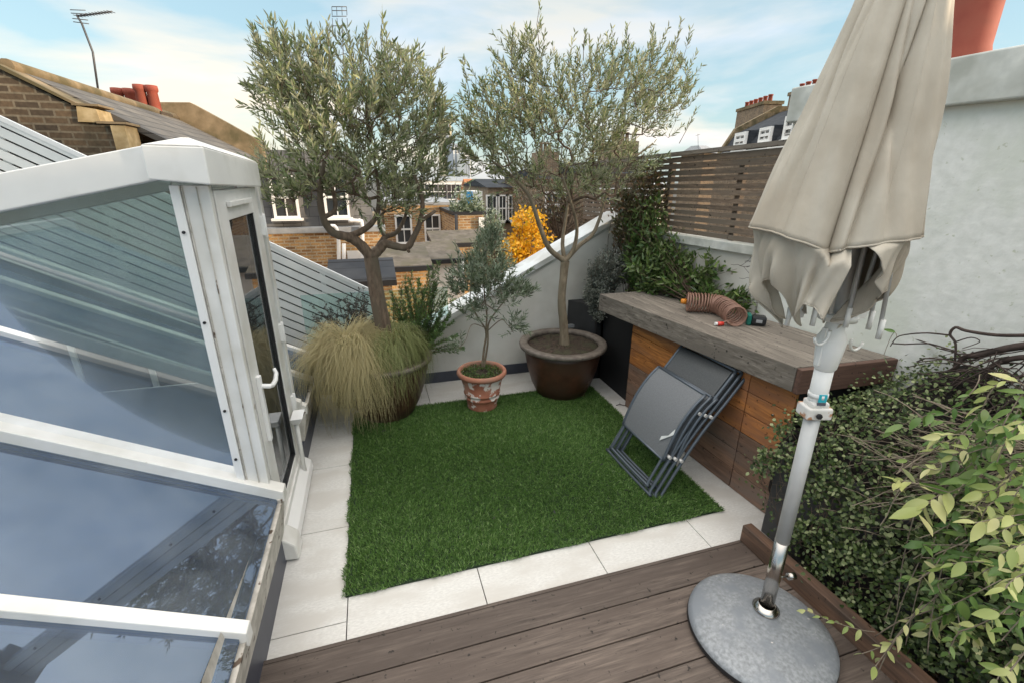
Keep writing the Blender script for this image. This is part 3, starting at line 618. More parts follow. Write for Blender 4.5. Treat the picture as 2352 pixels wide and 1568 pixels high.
# threshold sill
sA = at(652,1250,z=.09); sB = at(716,1052,z=.09); xo = (sA.x+sB.x)/2
print('sill', sA, sB)
q = MB(); q.hexa([(XF-.02,sA.y,.03),(xo+.03,sA.y,.03),(xo+.03,sB.y,.03),(XF-.02,sB.y,.03),(XF-.02,sA.y,.15),(xo+.025,sA.y,.085),(xo+.025,sB.y,.085),(XF-.02,sB.y,.15)]); part(q, 'threshold_sill', 'plastic', dm, .006)
q = MB(); q.box((XF-.07,GY-.015,.10),(XF+.012,sB.y-.02,.158)); part(q, 'threshold_board', 'upvc', dm, .004)
q = MB(); q.hexa([(XF+.0,sA.y-.03,.015),(xo+.04,sA.y-.03,.01),(xo+.04,sA.y+.09,.01),(XF+.0,sA.y+.09,.015),(XF+.0,sA.y-.03,.158),(xo+.032,sA.y-.03,.095),(xo+.032,sA.y+.09,.095),(XF+.0,sA.y+.09,.158)]); part(q, 'sill_end_cap', 'upvc', dm, .010)
q = MB(); q.hexa([(-.60,GY-.04,.155),(XK+.006,GY-.04,.155),(XK+.006,GY+.02,.155),(-.6,GY+.02,.155),(-.60,GY-.04,.39),(-.508,GY-.04,.39),(-.508,GY+.02,.39),(-.60,GY+.02,.39)]); part(q, 'corner_flashing', 'upvc_dirty', dm, .004)
# rain hopper on the far side of the door
rh = thing('rain_hopper', 'small white rain hopper and downpipe beside the glass door', 'rain hopper', (-.5,2.85,0))
c = at(690,958,x=-.50); cy = c.y
q = MB(); q.hexa([(-.545,cy-.025,c.z-.03),(-.505,cy-.025,c.z-.03),(-.505,cy+.03,c.z-.03),(-.545,cy+.03,c.z-.03),(-.548,cy-.06,c.z+.02),(-.48,cy-.06,c.z+.02),(-.48,cy+.07,c.z+.02),(-.548,cy+.07,c.z+.02)]); part(q, 'hopper', 'plastic', rh, .004)
q = MB(); q.tube([(-.527,cy,c.z-.03),(-.527,cy,.05)], .013, 12); part(q, 'downpipe', 'upvc', rh)
# slatted light screen beyond
ss = thing('slatted_screen', 'pale grey slatted sloping screen behind the glass enclosure', 'screen', (-1.5,4.3,0))
def sz(x): return .81+(-.02-x)*.585-.02*(x+1)**2*0
q = MB(); dirv = Vector((-1,0,.585)).normalized(); prp = Vector((-.585,0,-1)).normalized()
a0 = Vector((-.03,4.3,sz(-.03)))
for i in range(17):
    st = a0+Vector((0,0,-1))*(.082*i+.035)
    q.obox(st+dirv*2.4, dirv*2.4, (0,.008,0), Vector((.5,0,.86))*.0285)
part(q, 'slats', 'slatwhite', ss)
q = MB(); q.prism([a0+Vector((0,-.012,0)), a0+dirv*4.8+Vector((0,-.012,0)), a0+dirv*4.8+Vector((0,-.012,-.035)), a0+Vector((0,-.012,-.035))], (0,.03,0)); part(q, 'top_edge', 'plastic', ss)
q = MB()
for x in (-3.4,-2.9,-2.4,-1.9,-1.4,-.9,-.45): q.box((x-.02,4.31,-1.2),(x+.02,4.33,sz(x)-.04))
part(q, 'uprights', 'slatwhite', ss)
q = MB(); q.prism([(-4.1,4.36,-1.5),(-.03,4.36,-1.5),(-.03,4.36,sz(-.03)-.06),(-4.1,4.36,sz(-4.1)-.06)], (0,.03,0)); part(q, 'gap_shade_sheet', 'void', ss)  # near-black sheet added so the gaps between slats read as shaded
gbp = thing('glass_balustrade', 'low greenish glass panel at the back left of the paving', 'glass balustrade', (-.2,3.98,0))
q = MB(); q.box((-.60,3.96,.05),(.60,3.972,.885)); part(q, 'glass', glass_mat('green_tinted_glass', (.86,.97,.95), 1.0, .97, diff=.03), gbp)
q = MB(); q.box((-.62,3.93,-.05),(.62,3.99,.10)); part(q, 'base_channel', 'skirting', gbp)

# ================================================================== POTS
def pot_lathe(c, H, rb, rt_, rim, rim_h=.035):
    m_ = MB(); m_.lathe([(0,.0),(rb*.92,0),(rb,.012),(rb+(rt_-rb)*.42,H*.25),(rb+(rt_-rb)*.74,H*.52),(rt_*.985,H*.82),(rt_,H-rim_h),(rt_-.012,H-rim_h),(rt_-.02,H*.80),(rt_*.9,H*.6)], c, 64)
    m2 = MB(); m2.lathe([(rt_-.004,H-rim_h-.004),(rim,H-rim_h),(rim+.004,H-rim_h*.5),(rim,H-.003),(rim-.01,H),(rt_-.028,H-.004),(rt_-.03,H-.03),(rt_-.018,H-.05)], c, 64)
    return m_, m2
def soil_disc(c, r, z, amp=.012):
    m_ = MB(); vs = [(c[0],c[1],z+.02)]; fs = []
    ring = 7; seg = 36
    for i in range(1, ring+1):
        for k in range(seg):
            a = 2*math.pi*k/seg; rr = r*i/ring; vs.append((c[0]+rr*math.cos(a), c[1]+rr*math.sin(a), z+.02*(1-i/ring)+random.uniform(-amp,amp)*(i < ring)))
    for k in range(seg): fs.append((0,1+k,1+(k+1)%seg))
    for i in range(ring-1):
        for k in range(seg): fs.append((1+i*seg+k,1+(i+1)*seg+k,1+(i+1)*seg+(k+1)%seg,1+i*seg+(k+1)%seg))
    return m_.add(vs, fs, True)
def smooth_path(pts, n=6):
    pts = [Vector(p) for p in pts]; outp = []
    for i in range(len(pts)-1):
        p0 = pts[max(i-1,0)]; p1 = pts[i]; p2 = pts[i+1]; p3 = pts[min(i+2,len(pts)-1)]
        for k in range(n):
            t = k/n; outp.append(.5*((2*p1)+(-p0+p2)*t+(2*p0-5*p1+4*p2-p3)*t*t+(-p0+3*p1-3*p2+p3)*t**3))
    return outp+[pts[-1]]

def grow_crown(seeds, blobs, npts, step=.06, kill=None, seed=0, upb=.25):
    """space filling growth: nodes link each sampled crown point back to the nearest existing branch node"""
    rg = np.random.default_rng(seed)
    pts = []
    for (c, r, wgt) in blobs:
        k = int(npts*wgt); u = nrm(rg.normal(size=(k,3))); rad = rg.uniform(.12,1,k)[:,None]**.5
        pts.append(np.array(c)+u*rad*np.array(r))
    pts = np.concatenate(pts)
    nodes = [np.array(s) for s in seeds]; par = [-1]*len(nodes)
    base = np.mean(np.array(seeds), 0)
    order = np.argsort(np.linalg.norm(pts-base, axis=1))
    NA = np.array(nodes)
    tips = []
    for p in pts[order]:
        d = np.linalg.norm(NA-p, axis=1)+.35*np.maximum(0, NA[:,2]-p[2])
        i = int(np.argmin(d)); s = NA[i]; v = p-s; L = np.linalg.norm(v)
        if L < .015: continue
        k = max(1, int(L/step)); cur = i; new = []
        for j in range(1, k+1):
            t = j/k; q = s+v*t; q = q+np.array([0,0,-1])*(.10*L*math.sin(math.pi*t)) + rg.normal(size=3)*.008*min(1,L*4)*(j < k)
            new.append(q); par.append(cur); cur = len(NA)+j-1
        NA = np.concatenate([NA, np.array(new)]); tips.append(cur)
    return NA, par, tips
def crown_tree(root, seeds, seed_r, blobs, npts, bark, leafmat, lL=(.035,.065), lW=.011, twigL=(.10,.20), per=16, seed=0, tips_up=.8, shoots=(), minr=.0016, pw=2.3, leafname='crown'):
    NA, par, tips = grow_crown(seeds, blobs, npts, seed=seed)
    rg = np.random.default_rng(seed+5)
    n = len(NA); ns = len(seeds); w_ = np.zeros(n)
    child = [[] for _ in range(n)]
    for i, p in enumerate(par):
        if p >= 0: child[p].append(i)
    rad = np.zeros(n)
    for i in range(n-1, -1, -1):
        if not child[i]: rad[i] = minr
        else: rad[i] = (sum(rad[c]**pw for c in child[i]))**(1/pw)
    rad = np.minimum(rad, seed_r*.9)
    br = MB()
    # chains
    started = set()
    for i in range(n):
        for c in child[i]:
            main = max(child[i], key=lambda q: rad[q])
            if c == main and par[i] >= 0: continue
            ch = [i, c]; cur = c
            while child[cur]:
                nx = max(child[cur], key=lambda q: rad[q]); ch.append(nx); cur = nx
            rr = [float(min(rad[k_], rad[ch[1]]*1.05)) for k_ in ch]
            br.tube([NA[k_] for k_ in ch], rr, 6 if rad[c] > .004 else 4, cap=False)
    # leafy twigs at tips and along thin branches
    P_ = []; D_ = []; 
    starts = list(tips)+[i for i in range(ns, n) if rad[i] < .005 and rg.random() < .30]
    cen = np.mean(np.array([b_[0] for b_ in blobs]), 0)
    for i in starts:
        b = NA[i]; pa = NA[par[i]] if par[i] >= 0 else b-np.array([0,0,.1])
        d = nrm(b-pa)*.6+nrm(b-cen)*.35+rg.normal(size=3)*.35+np.array([0,0,tips_up]); d = nrm(d)
        L = rg.uniform(*twigL); k = per
        t = np.linspace(.08,1,k)[:,None]; bend = nrm(rg.normal(size=3))*L*.12
        pts_ = b+d*L*t+bend*t*t+np.array([0,0,.04])*L*t
        br.tube([b, b+d*L*.5+bend*.25, b+d*L+bend], [minr,minr*.8,minr*.5], 3, cap=False)
        s = nrm(np.cross(d, rg.normal(size=3)))
        for j in range(k):
            sg = 1 if j % 2 else -1
            if j % 4 > 1: s2 = np.cross(d, s)
            else: s2 = s
            P_.append(pts_[j]); D_.append(d*(.9+.5*j/k)+s2*sg*.8+rg.normal(size=3)*.18)
    for (b, tip) in shoots:   # long bare shoots with a leafy end
        b = np.array(b); tip = np.array(tip); br.tube([b, (b+tip)/2+rg.normal(size=3)*.01, tip], [.003,.0022,.0012], 4, cap=False)
        d = nrm(tip-b); L = np.linalg.norm(tip-b)
        for j in range(22):
            t = .35+.65*j/21; s = nrm(np.cross(d, rg.normal(size=3))); P_.append(b+(tip-b)*t); D_.append(d*.95+s*.55)
    P_ = np.array(P_); D_ = np.array(D_); N_ = len(P_)
    Ls = rg.uniform(lL[0], lL[1], N_)
    leafobj(leafname, P_, D_, Ls, lW*rg.uniform(.8,1.25,N_), leafmat, root, fold=.3, droop=.12)
    return br, N_

# ---- right olive
RC = Vector((1.50,3.43,0))
ro = thing('potted_olive_tree', 'tall olive tree with a smooth pale trunk in a brown glazed pot by the bar', 'olive tree', RC, 'olive trees on the terrace')
m1, m2 = pot_lathe(RC, .475, .215, .335, .375); part(m1, 'pot', 'pot_brown', ro); part(m2, 'rim', 'pot_rim', ro)
part(soil_disc(RC, .325, .43), 'soil', 'soil', ro)
q = MB()   # riveted seam
for i in range(11):
    for s_ in (-1,1):
        z_ = .05+i*.037; rr = .232+.105*min(1,z_/.43)**.8; a = R_(-62)+s_*.045
        q.tube([(RC.x+rr*math.cos(a)*.99,RC.y+rr*math.sin(a)*.99,z_),(RC.x+(rr+.006)*math.cos(a),RC.y+(rr+.006)*math.sin(a),z_)], .004, 6)
o = part(q, 'rivet_seam', 'pot_brown', ro)
yy = 3.43
def pt(px, py, y=yy): return at(px, py, y=y)
fork = pt(1298,600)
trunk = [pt(1297,790), pt(1294,740), pt(1290,690,), pt(1294,640), fork]
limbs = [[fork, pt(1262,572,3.40), pt(1240,520,3.36), pt(1215,450,3.34), pt(1170,400,3.3), pt(1130,370,3.25)],
         [fork, pt(1292,560,3.46), pt(1300,500,3.5), pt(1310,440,3.55), pt(1330,380,3.6)],
         [fork, pt(1318,570,3.42), pt(1325,520,3.35), pt(1310,460,3.25), pt(1290,400,3.2)],
         [fork, pt(1330,565,3.48), pt(1360,540,3.5), pt(1378,500,3.52), pt(1400,430,3.5), pt(1450,370,3.5), pt(1500,330,3.5)]]
seeds = []
tr = MB(); tr.tube(smooth_path(trunk, 5), [.046,.043,.040,.038,.037,.037,.036,.036,.036,.035,.034,.033,.033,.033,.033,.033,.034,.034,.035,.036,.036][:21], 14, cap=False)
for k_, l in enumerate(limbs):
    sp = smooth_path(l, 5); nn_ = len(sp); r0 = (.024,.019,.020,.021)[k_]
    tr.tube(sp, [r0*(1-.72*i/(nn_-1)) for i in range(nn_)], 10, cap=False)
    seeds += [tuple(p) for p in sp[nn_//3::2]]
def bl(px, py, y, rx, ry, rz_, wgt): return (tuple(at(px,py+12,y=y)), (rx*.97,ry,rz_*.92), wgt)
blobs = [bl(1180,260,3.35,.33,.40,.36,.22), bl(1300,250,3.45,.38,.5,.40,.25), bl(1420,230,3.5,.36,.45,.40,.23), bl(1510,210,3.5,.24,.35,.38,.12), bl(1110,330,3.3,.20,.3,.25,.08), bl(1380,370,3.5,.40,.4,.20,.10), bl(1210,140,3.4,.14,.2,.2,.04), bl(1330,420,3.45,.34,.3,.12,.08), bl(1200,395,3.4,.24,.3,.12,.07)]
sh = [(pt(1240,120),pt(1240,8)),(pt(1175,170),pt(1178,60)),(pt(1535,170),pt(1566,45)),(pt(1440,150),pt(1440,60)),(pt(1560,330),pt(1600,250)),(pt(1340,140),pt(1345,75)),(pt(1490,140),pt(1500,62)),(pt(1080,220),pt(1062,140)),(pt(1560,250),pt(1598,185))]
brm, nl = crown_tree(ro, seeds, .024, blobs, 660, None, 'olive', seed=3, shoots=[(tuple(a),tuple(b)) for a,b in sh], per=16, lL=(.028,.052), lW=.0105, twigL=(.08,.17))
part(tr, 'trunk', 'bark_pale', ro); part(brm, 'branches', 'twig', ro)

# ---- left olive
LC = Vector((.0,3.45,0))
lo = thing('potted_olive_tree', 'olive tree with a thick forked brown trunk in a large pot draped with straw-coloured grass', 'olive tree', LC, 'olive trees on the terrace')
m1, m2 = pot_lathe(LC, .50, .20, .345, .375); part(m1, 'pot', 'pot_brown', lo); part(m2, 'rim', 'pot_rim', lo)
part(soil_disc(LC, .33, .46), 'soil', 'soil', lo)
yy = 3.45
fork = pt(852,590)
trunk = [pt(888,800), pt(878,740), pt(868,690), pt(860,640), fork]
limbs = [[fork, pt(825,560,3.42), pt(800,545,3.40), pt(765,535,3.38), pt(742,500,3.36), pt(735,440,3.34), pt(745,370,3.3)],
         [pt(800,545,3.40), pt(840,525,3.44), pt(865,495,3.48), pt(870,440,3.5), pt(860,370,3.5)],
         [fork, pt(870,575,3.46), pt(885,560,3.46), pt(905,565,3.43), pt(935,568,3.38), pt(950,545,3.36), pt(965,510,3.34), pt(970,460,3.32), pt(950,400,3.3)],
         [fork, pt(868,570,3.50), pt(885,545,3.53), pt(910,535,3.56), pt(930,500,3.6), pt(940,450,3.62)],
         [pt(742,500,3.36), pt(770,480,3.36), pt(755,420,3.3), pt(700,400,3.25), pt(660,390,3.2)],
         [pt(885,545,3.53), pt(870,515,3.5), pt(880,490,3.5), pt(920,470,3.5)]]
tr = MB(); tr.tube(smooth_path(trunk, 5), [.062-.0006*i for i in range(21)], 14, cap=False)
seeds = []
for k_, l in enumerate(limbs):
    sp = smooth_path(l, 5); nn_ = len(sp); r0 = (.042,.026,.038,.028,.018,.016)[k_]
    tr.tube(sp, [r0*(1-.70*i/(nn_-1))*(1+.06*math.sin(i*2.1)) for i in range(nn_)], 10, cap=False)
    seeds += [tuple(p) for p in sp[nn_//2::2]]
for a, b in ((pt(965,510,3.34),pt(1000,485,3.30)), (pt(935,568,3.38),pt(940,580,3.36))):
    tr.tube([a,b], [.016,.010], 8)
blobs = [bl(700,240,3.4,.27,.36,.34,.20), bl(800,230,3.45,.38,.45,.38,.26), bl(920,250,3.45,.30,.42,.36,.20), bl(720,370,3.3,.34,.4,.24,.14), bl(900,390,3.4,.30,.4,.22,.12), bl(640,160,3.4,.14,.25,.20,.04), bl(990,330,3.4,.16,.3,.28,.07), bl(650,430,3.2,.18,.3,.16,.05), bl(800,420,3.5,.30,.3,.12,.07), bl(940,440,3.5,.20,.3,.12,.05), bl(880,475,3.4,.10,.2,.06,.02)]
sh = [(pt(610,160),pt(580,62)),(pt(880,140),pt(880,35)),(pt(850,150),pt(842,65)),(pt(730,160),pt(738,88)),(pt(970,220),pt(1020,125)),(pt(660,150),pt(655,90)),(pt(615,210),pt(565,195)),(pt(940,170),pt(955,105)),(pt(1000,330),pt(1040,250)),(pt(690,150),pt(690,85)),(pt(985,200),pt(905,110))]
brm, nl2 = crown_tree(lo, seeds, .03, blobs, 620, None, 'olive', seed=9, shoots=[(tuple(a),tuple(b)) for a,b in sh], per=16, lL=(.034,.062), lW=.0115, twigL=(.08,.17))
part(tr, 'trunk', 'bark', lo); part(brm, 'branches', 'twig', lo)
print('leaves', nl, nl2)
# cascading grass round its foot
def cascade(c, n_, rmax, drop, seed, sq=(1,1)):
    rg = np.random.default_rng(seed); K = 9
    NT = 46; ti = rg.integers(0,NT,n_); ta = rg.uniform(0,2*math.pi,NT); tr_ = rg.uniform(.62,1.05,NT); td = rg.uniform(.55,1.1,NT); th = rg.uniform(.07,.24,NT)
    a = ta[ti]+rg.normal(size=n_)*.16; rr = rmax*tr_[ti]*rg.uniform(.7,1.12,n_); dp = drop*td[ti]*rg.uniform(.7,1.15,n_); h = th[ti]*rg.uniform(.75,1.3,n_)*(1.15-rr/rmax*.3)
    t = np.linspace(0,1,K)[None,:]
    rad = rr[:,None]*(1-(1-t)**2.1)
    z_ = h[:,None]*np.sin(np.minimum(t*2.6,1)*math.pi/2)*(1-t*.3) - dp[:,None]*t**2.0
    a2 = a[:,None]+rg.normal(size=(n_,1))*.32*t+.06*np.sin(t*7+a[:,None]*5)
    off = rg.normal(size=(n_,2))*.035
    X = c[0]+off[:,:1]+rad*np.cos(a2)*sq[0]; Y = c[1]+off[:,1:]+rad*np.sin(a2)*sq[1]; Z = c[2]+z_
    C3 = np.stack([X,Y,Z],-1); wd = (.0018*(1-.7*t))[...,None]
    sd_ = np.stack([-np.sin(a2),np.cos(a2),np.zeros_like(a2)],-1)*wd*rg.uniform(.6,1.2,(n_,1,1))
    V = np.stack([C3-sd_,C3+sd_],2).reshape(-1,3)
    b = (np.arange(n_)*K*2)[:,None,None]; j = (np.arange(K-1)*2)[None,:,None]
    Fq = (b+j+np.array([0,1,3,2])[None,None]).reshape(-1,4)
    return V, Fq
V1, F1 = cascade((-.23,3.38,.60), 4300, .42, .52, 1); V2, F2 = cascade((.09,3.37,.55), 2500, .32, .36, 2); V3, F3 = cascade((-.20,3.34,.58), 700, .50, .40, 4)
V = np.concatenate([V1,V3]); Fq = np.concatenate([F1,F3+len(V1)])
o = np_obj('cascading_grass', V, [Fq], 'drygrass', lo); o['label'] = 'straw-coloured cascading ornamental grass over the left side of the pot'
o = np_obj('cascading_grass', V2, [F2], leaf_mat('green_and_straw_grass', [(.10,.14,.04), (.20,.22,.07), (.34,.32,.14), (.55,.46,.27)], (.25,.28,.11), rough=.6, trans=.4), lo); o['label'] = 'greener cascading ornamental grass over the right side of the pot'

# ---- terracotta pot with a young olive
TCn = Vector((.755,3.33,.012))
to = thing('potted_young_olive', 'young multi-stemmed olive in a limewashed terracotta pot on the turf', 'young olive', TCn)
m_ = MB(); m_.lathe([(0,0),(.118,0),(.124,.012),(.122,.03),(.132,.075),(.137,.09),(.143,.095),(.143,.108),(.138,.112),(.142,.132),(.150,.137),(.150,.148),(.145,.152),(.165,.25),(.172,.285),(.165,.29),(.15,.25)], TCn, 56); part(m_, 'pot', 'terra', to)
m_ = MB(); m_.lathe([(.168,.278),(.192,.287),(.203,.305),(.200,.322),(.188,.333),(.176,.328),(.171,.31),(.168,.28)], TCn, 56); part(m_, 'rim', 'terra_rim', to)
part(soil_disc(TCn, .172, .30), 'soil', 'soil', to)
rg = np.random.default_rng(3); k = 900; a = rg.uniform(0,6.283,k); rr = .165*np.sqrt(rg.uniform(.1,1,k)); P_ = np.stack([TCn.x+rr*np.cos(a),TCn.y+rr*np.sin(a),np.full(k,.315)],1)
leafobj('ground_herbs', P_, rg.normal(size=(k,3))*.5+np.array([0,0,.7]), rg.uniform(.010,.022,k), .008, 'shrub', to)
yy = 3.33
b0 = pt(1106,850)
limbs = [[b0, pt(1112,800), pt(1116,760), pt(1095,725,3.3), pt(1080,690,3.28), pt(1085,640,3.25)],
         [pt(1110,850), pt(1120,790), pt(1122,745), pt(1140,715,3.36), pt(1160,690,3.38), pt(1180,660,3.4)],
         [pt(1116,765), pt(1118,720), pt(1112,670), pt(1115,600), pt(1120,540)],
         [pt(1120,760), pt(1150,735,3.28), pt(1165,745,3.25), pt(1180,765,3.22)],
         [pt(1118,755), pt(1085,745,3.25), pt(1070,780,3.2), pt(1055,800,3.18)]]
tr = MB(); seeds = []
for k_, l in enumerate(limbs):
    sp = smooth_path(l, 5); nn_ = len(sp); r0 = (.011,.010,.009,.005,.004)[k_]; tr.tube(sp, [r0*(1-.7*i/(nn_-1)) for i in range(nn_)], 8, cap=False); seeds += [tuple(p) for p in sp[nn_//2::2]]
part(tr, 'trunk', 'bark_pale', to)
blobs = [bl(1110,620,3.3,.19,.2,.14,.36), bl(1140,665,3.3,.21,.2,.09,.24), bl(1120,555,3.32,.08,.12,.10,.08), bl(1060,650,3.28,.10,.14,.12,.12), bl(1190,665,3.3,.10,.12,.05,.08), bl(1180,740,3.22,.05,.06,.09,.05), bl(1055,780,3.18,.04,.05,.06,.02), bl(1090,700,3.28,.14,.15,.06,.08)]
sh = [(pt(1185,660),pt(1238,665)),(pt(1190,640),pt(1222,618)),(pt(1130,520),pt(1128,455)),(pt(1050,640),pt(1035,590)),(pt(1060,620),pt(1046,560))]
brm, _ = crown_tree(to, seeds, .009, blobs, 230, None, 'olive_grey', seed=21, per=15, lL=(.030,.054), lW=.0095, twigL=(.06,.12), shoots=[(tuple(a),tuple(b)) for a,b in sh], minr=.0011)
part(brm, 'branches', 'twig_pale', to)

# ---- shrubs made of leafy stems
def stems_shrub(root, base, tips_pts, leafmat, bark, lL, lW, per, name='foliage', bend=.15, seed=0, spread=.9, start=.2, sr=.003, droop=.12, along=.8, jitter=.0):
    rg = np.random.default_rng(seed); P_ = []; D_ = []; st = MB(); base = np.array(base)
    for tpt in tips_pts:
        tpt = np.array(tpt); b = base+rg.normal(size=3)*np.array([.05,.05,.01]) if base.ndim == 1 else base[rg.integers(len(base))]
        mid_ = (b+tpt)/2+rg.normal(size=3)*bend*np.linalg.norm(tpt-b)*.5+np.array([0,0,bend*.4*np.linalg.norm(tpt-b)])
        t = np.linspace(0,1,8)[:,None]; c_ = (1-t)**2*b+2*t*(1-t)*mid_+t*t*tpt
        st.tube([tuple(p) for p in c_], [sr*(1-.7*i/7) for i in range(8)], 4, cap=False)
        ts = rg.uniform(start,1,per)[:,None]; pp = (1-ts)**2*b+2*ts*(1-ts)*mid_+ts*ts*tpt; dd = nrm(2*(1-ts)*(mid_-b)+2*ts*(tpt-mid_))
        rnd = nrm(np.cross(dd, rg.normal(size=(per,3))))
        P_.append(pp+rg.normal(size=(per,3))*jitter); D_.append(dd*along+rnd*spread)
    P_ = np.concatenate(P_); D_ = np.concatenate(D_); k_ = len(P_)
    leafobj(name, P_, D_, rg.uniform(*lL, k_), lW*rg.uniform(.75,1.25,k_), leafmat, root, droop=droop)
    part(st, 'stems', bark, root)
def sample_blobs(blobs, n_, seed, lo_=.35):
    rg = np.random.default_rng(seed); out_ = []
    tw_ = sum(b[2] for b in blobs)
    for c_, r_, w__ in blobs:
        k_ = int(n_*w__/tw_); u = nrm(rg.normal(size=(k_,3))); out_.append(np.array(c_)+u*np.array(r_)*rg.uniform(lo_,1,(k_,1))**.6)
    return np.concatenate(out_)
# rosemary
RM = Vector((.22,3.77,0))
rm_ = thing('potted_rosemary', 'upright green rosemary bush in a small grey pot behind the grass', 'rosemary bush', RM)
m1, m2 = pot_lathe(RM, .32, .09, .12, .13, .02); part(m1, 'pot', 'darkbox', rm_); part(m2, 'rim', 'pot_rim', rm_); part(soil_disc(RM, .11, .29), 'soil', 'soil', rm_)
tp = [tuple(at(px,py,y=y_)) for px,py,y_ in [(960,640,3.6),(985,612,3.65),(1005,600,3.7),(1000,650,3.6),(930,660,3.7),(905,690,3.7),(1025,690,3.6),(1035,720,3.5),(1010,740,3.5),(970,700,3.5),(950,740,3.4),(990,690,3.55),(1020,660,3.7),(915,720,3.6),(890,720,3.7),(940,700,3.6),(975,660,3.7),(1050,770,3.35),(1065,800,3.3),(1000,770,3.4),(960,770,3.4),(930,640,3.7),(1015,710,3.6),(985,730,3.45),(945,625,3.75),(898,670,3.7)]]
tp2 = tp+[tuple(np.array(p)+np.array([random.uniform(-.05,.05),random.uniform(-.1,.1),random.uniform(-.08,.02)])) for p in tp*2]
stems_shrub(rm_, (RM.x+.05,RM.y-.02,.34), tp2+tp2[:40], 'rosemary', 'twig', (.018,.034), .0058, 150, seed=4, start=.15, spread=.8)
# dusky sage behind the grass
SG = Vector((-.30,3.72,0))
sg = thing('dusky_potted_shrub', 'low dusky dark-leaved shrub rising behind the straw-coloured grass', 'shrub', SG)
m1, m2 = pot_lathe(SG, .40, .12, .16, .175, .025); part(m1, 'pot', 'darkbox', sg); part(m2, 'rim', 'pot_rim', sg)
tp = [tuple(at(random.uniform(705,860),0,y=3.65)) for _ in range(2)]
tp = [tuple(at(px,py,y=3.66+random.uniform(-.1,.1))) for px,py in [(712,700),(730,715),(745,690),(760,705),(780,690),(795,680),(810,672),(825,665),(838,690),(850,670),(770,720),(800,700),(820,700),(845,715),(870,700),(885,690),(755,735),(718,725),(835,660),(808,690)]]
tp += [tuple(np.array(p)+np.array([random.uniform(-.04,.04),random.uniform(-.08,.08),random.uniform(-.10,.01)])) for p in tp*2]
stems_shrub(sg, (SG.x+.05,SG.y,.38), tp, 'sage_dark', 'twig', (.018,.034), .009, 34, seed=6, start=.35)

# ---- planting behind the bar
bb = thing('evergreen_shrub', 'dense glossy green evergreen shrub spilling over the back of the bar', 'shrub', (2.2,3.1,0))
blobs = [(tuple(at(1500,600,y=3.3)),(.26,.35,.28),.32), (tuple(at(1600,620,y=3.0)),(.24,.30,.24),.28), (tuple(at(1670,650,y=2.7)),(.16,.22,.16),.16), (tuple(at(1715,700,y=2.45)),(.08,.14,.09),.07), (tuple(at(1480,500,y=3.5)),(.20,.25,.26),.17)]
tp = sample_blobs(blobs, 420, 5); tp = tp[tp[:,0] < wx(tp[:,1])-.01]; tp[:,2] = np.maximum(tp[:,2], .93)
stems_shrub(bb, np.array([[2.2,3.3,.6],[2.25,3.0,.8],[2.3,2.75,.9],[2.15,3.5,.7]]), tp, 'shrub', 'twig', (.040,.075), .019, 26, seed=8, start=.45, spread=1.0, sr=.004, jitter=.02)
pb = MB(); pb.hexa([(1.95,3.60,0),(2.3,3.60,0),(2.28,3.92,0),(1.75,3.92,0),(1.95,3.60,.70),(2.3,3.60,.70),(2.28,3.92,.70),(1.75,3.92,.70)])
pbo = tag(pb.build('corner_planter', 'darkbox'), 'dark planter box in the corner behind the bar', 'planter')
ph = thing('bronze_tipped_shrub', 'tall shrub with bronze and green leaves in the corner beside the slatted fence', 'shrub', (2.2,3.7,.7))
blobs = [(tuple(at(1480,430,y=3.6)),(.26,.28,.24),.34), (tuple(at(1560,440,y=3.4)),(.20,.26,.26),.26), (tuple(at(1600,520,y=3.15)),(.12,.22,.20),.15), (tuple(at(1520,390,y=3.6)),(.24,.22,.13),.20), (tuple(at(1430,470,y=3.7)),(.12,.2,.2),.1)]
tp = sample_blobs(blobs, 330, 12); tp = tp[tp[:,0] < wx(tp[:,1])+.02]
stems_shrub(ph, np.array([[2.15,3.6,.9],[2.2,3.4,.9],[2.1,3.7,.8]]), tp, 'photinia', 'twig', (.030,.058), .016, 26, seed=13, start=.50, spread=1.0, sr=.004, jitter=.02)
gl_ = thing('grey_leaved_shrub', 'bushy grey-leaved shrub hanging down at the left end of the bar', 'shrub', (1.85,3.65,.7))
blobs = [(tuple(at(1400,610,y=3.6)),(.20,.2,.16),.4), (tuple(at(1370,670,y=3.6)),(.13,.16,.15),.35), (tuple(at(1440,600,y=3.55)),(.18,.2,.16),.3), (tuple(at(1372,720,y=3.6)),(.07,.10,.08),.08)]
tp = sample_blobs(blobs, 360, 14); tp = tp[tp[:,1] < 3.90]
stems_shrub(gl_, np.array([[1.95,3.72,.75],[1.9,3.65,.8]]), tp, 'greyleaf', 'twig', (.016,.030), .0095, 46, seed=15, start=.35, spread=1.0, sr=.003, jitter=.012)
# dry wiry tendrils on the wall above the bar
wt = MB(); rg = np.random.default_rng(4)
for i in range(26):
    p = at(rg.uniform(1660,1740),rg.uniform(600,700),pl=((2.42,2.3,.9),WN)); pts = [p]
    d = Vector((rg.uniform(-.1,.0),-1,rg.uniform(-.2,.7))).normalized()
    for k_ in range(6): d = (d+Vector((rg.normal()*.06,rg.normal()*.2,rg.normal()*.25))).normalized(); p = p+d*.028; p.x = min(p.x, wx(p.y)-.006); pts.append(p.copy())
    wt.tube(pts, .0013, 4, cap=False)
tag(wt.build('dry_tendrils', 'branch_dark'), 'thin bare dark tendrils reaching over the white wall beside the evergreen shrub', 'tendrils')

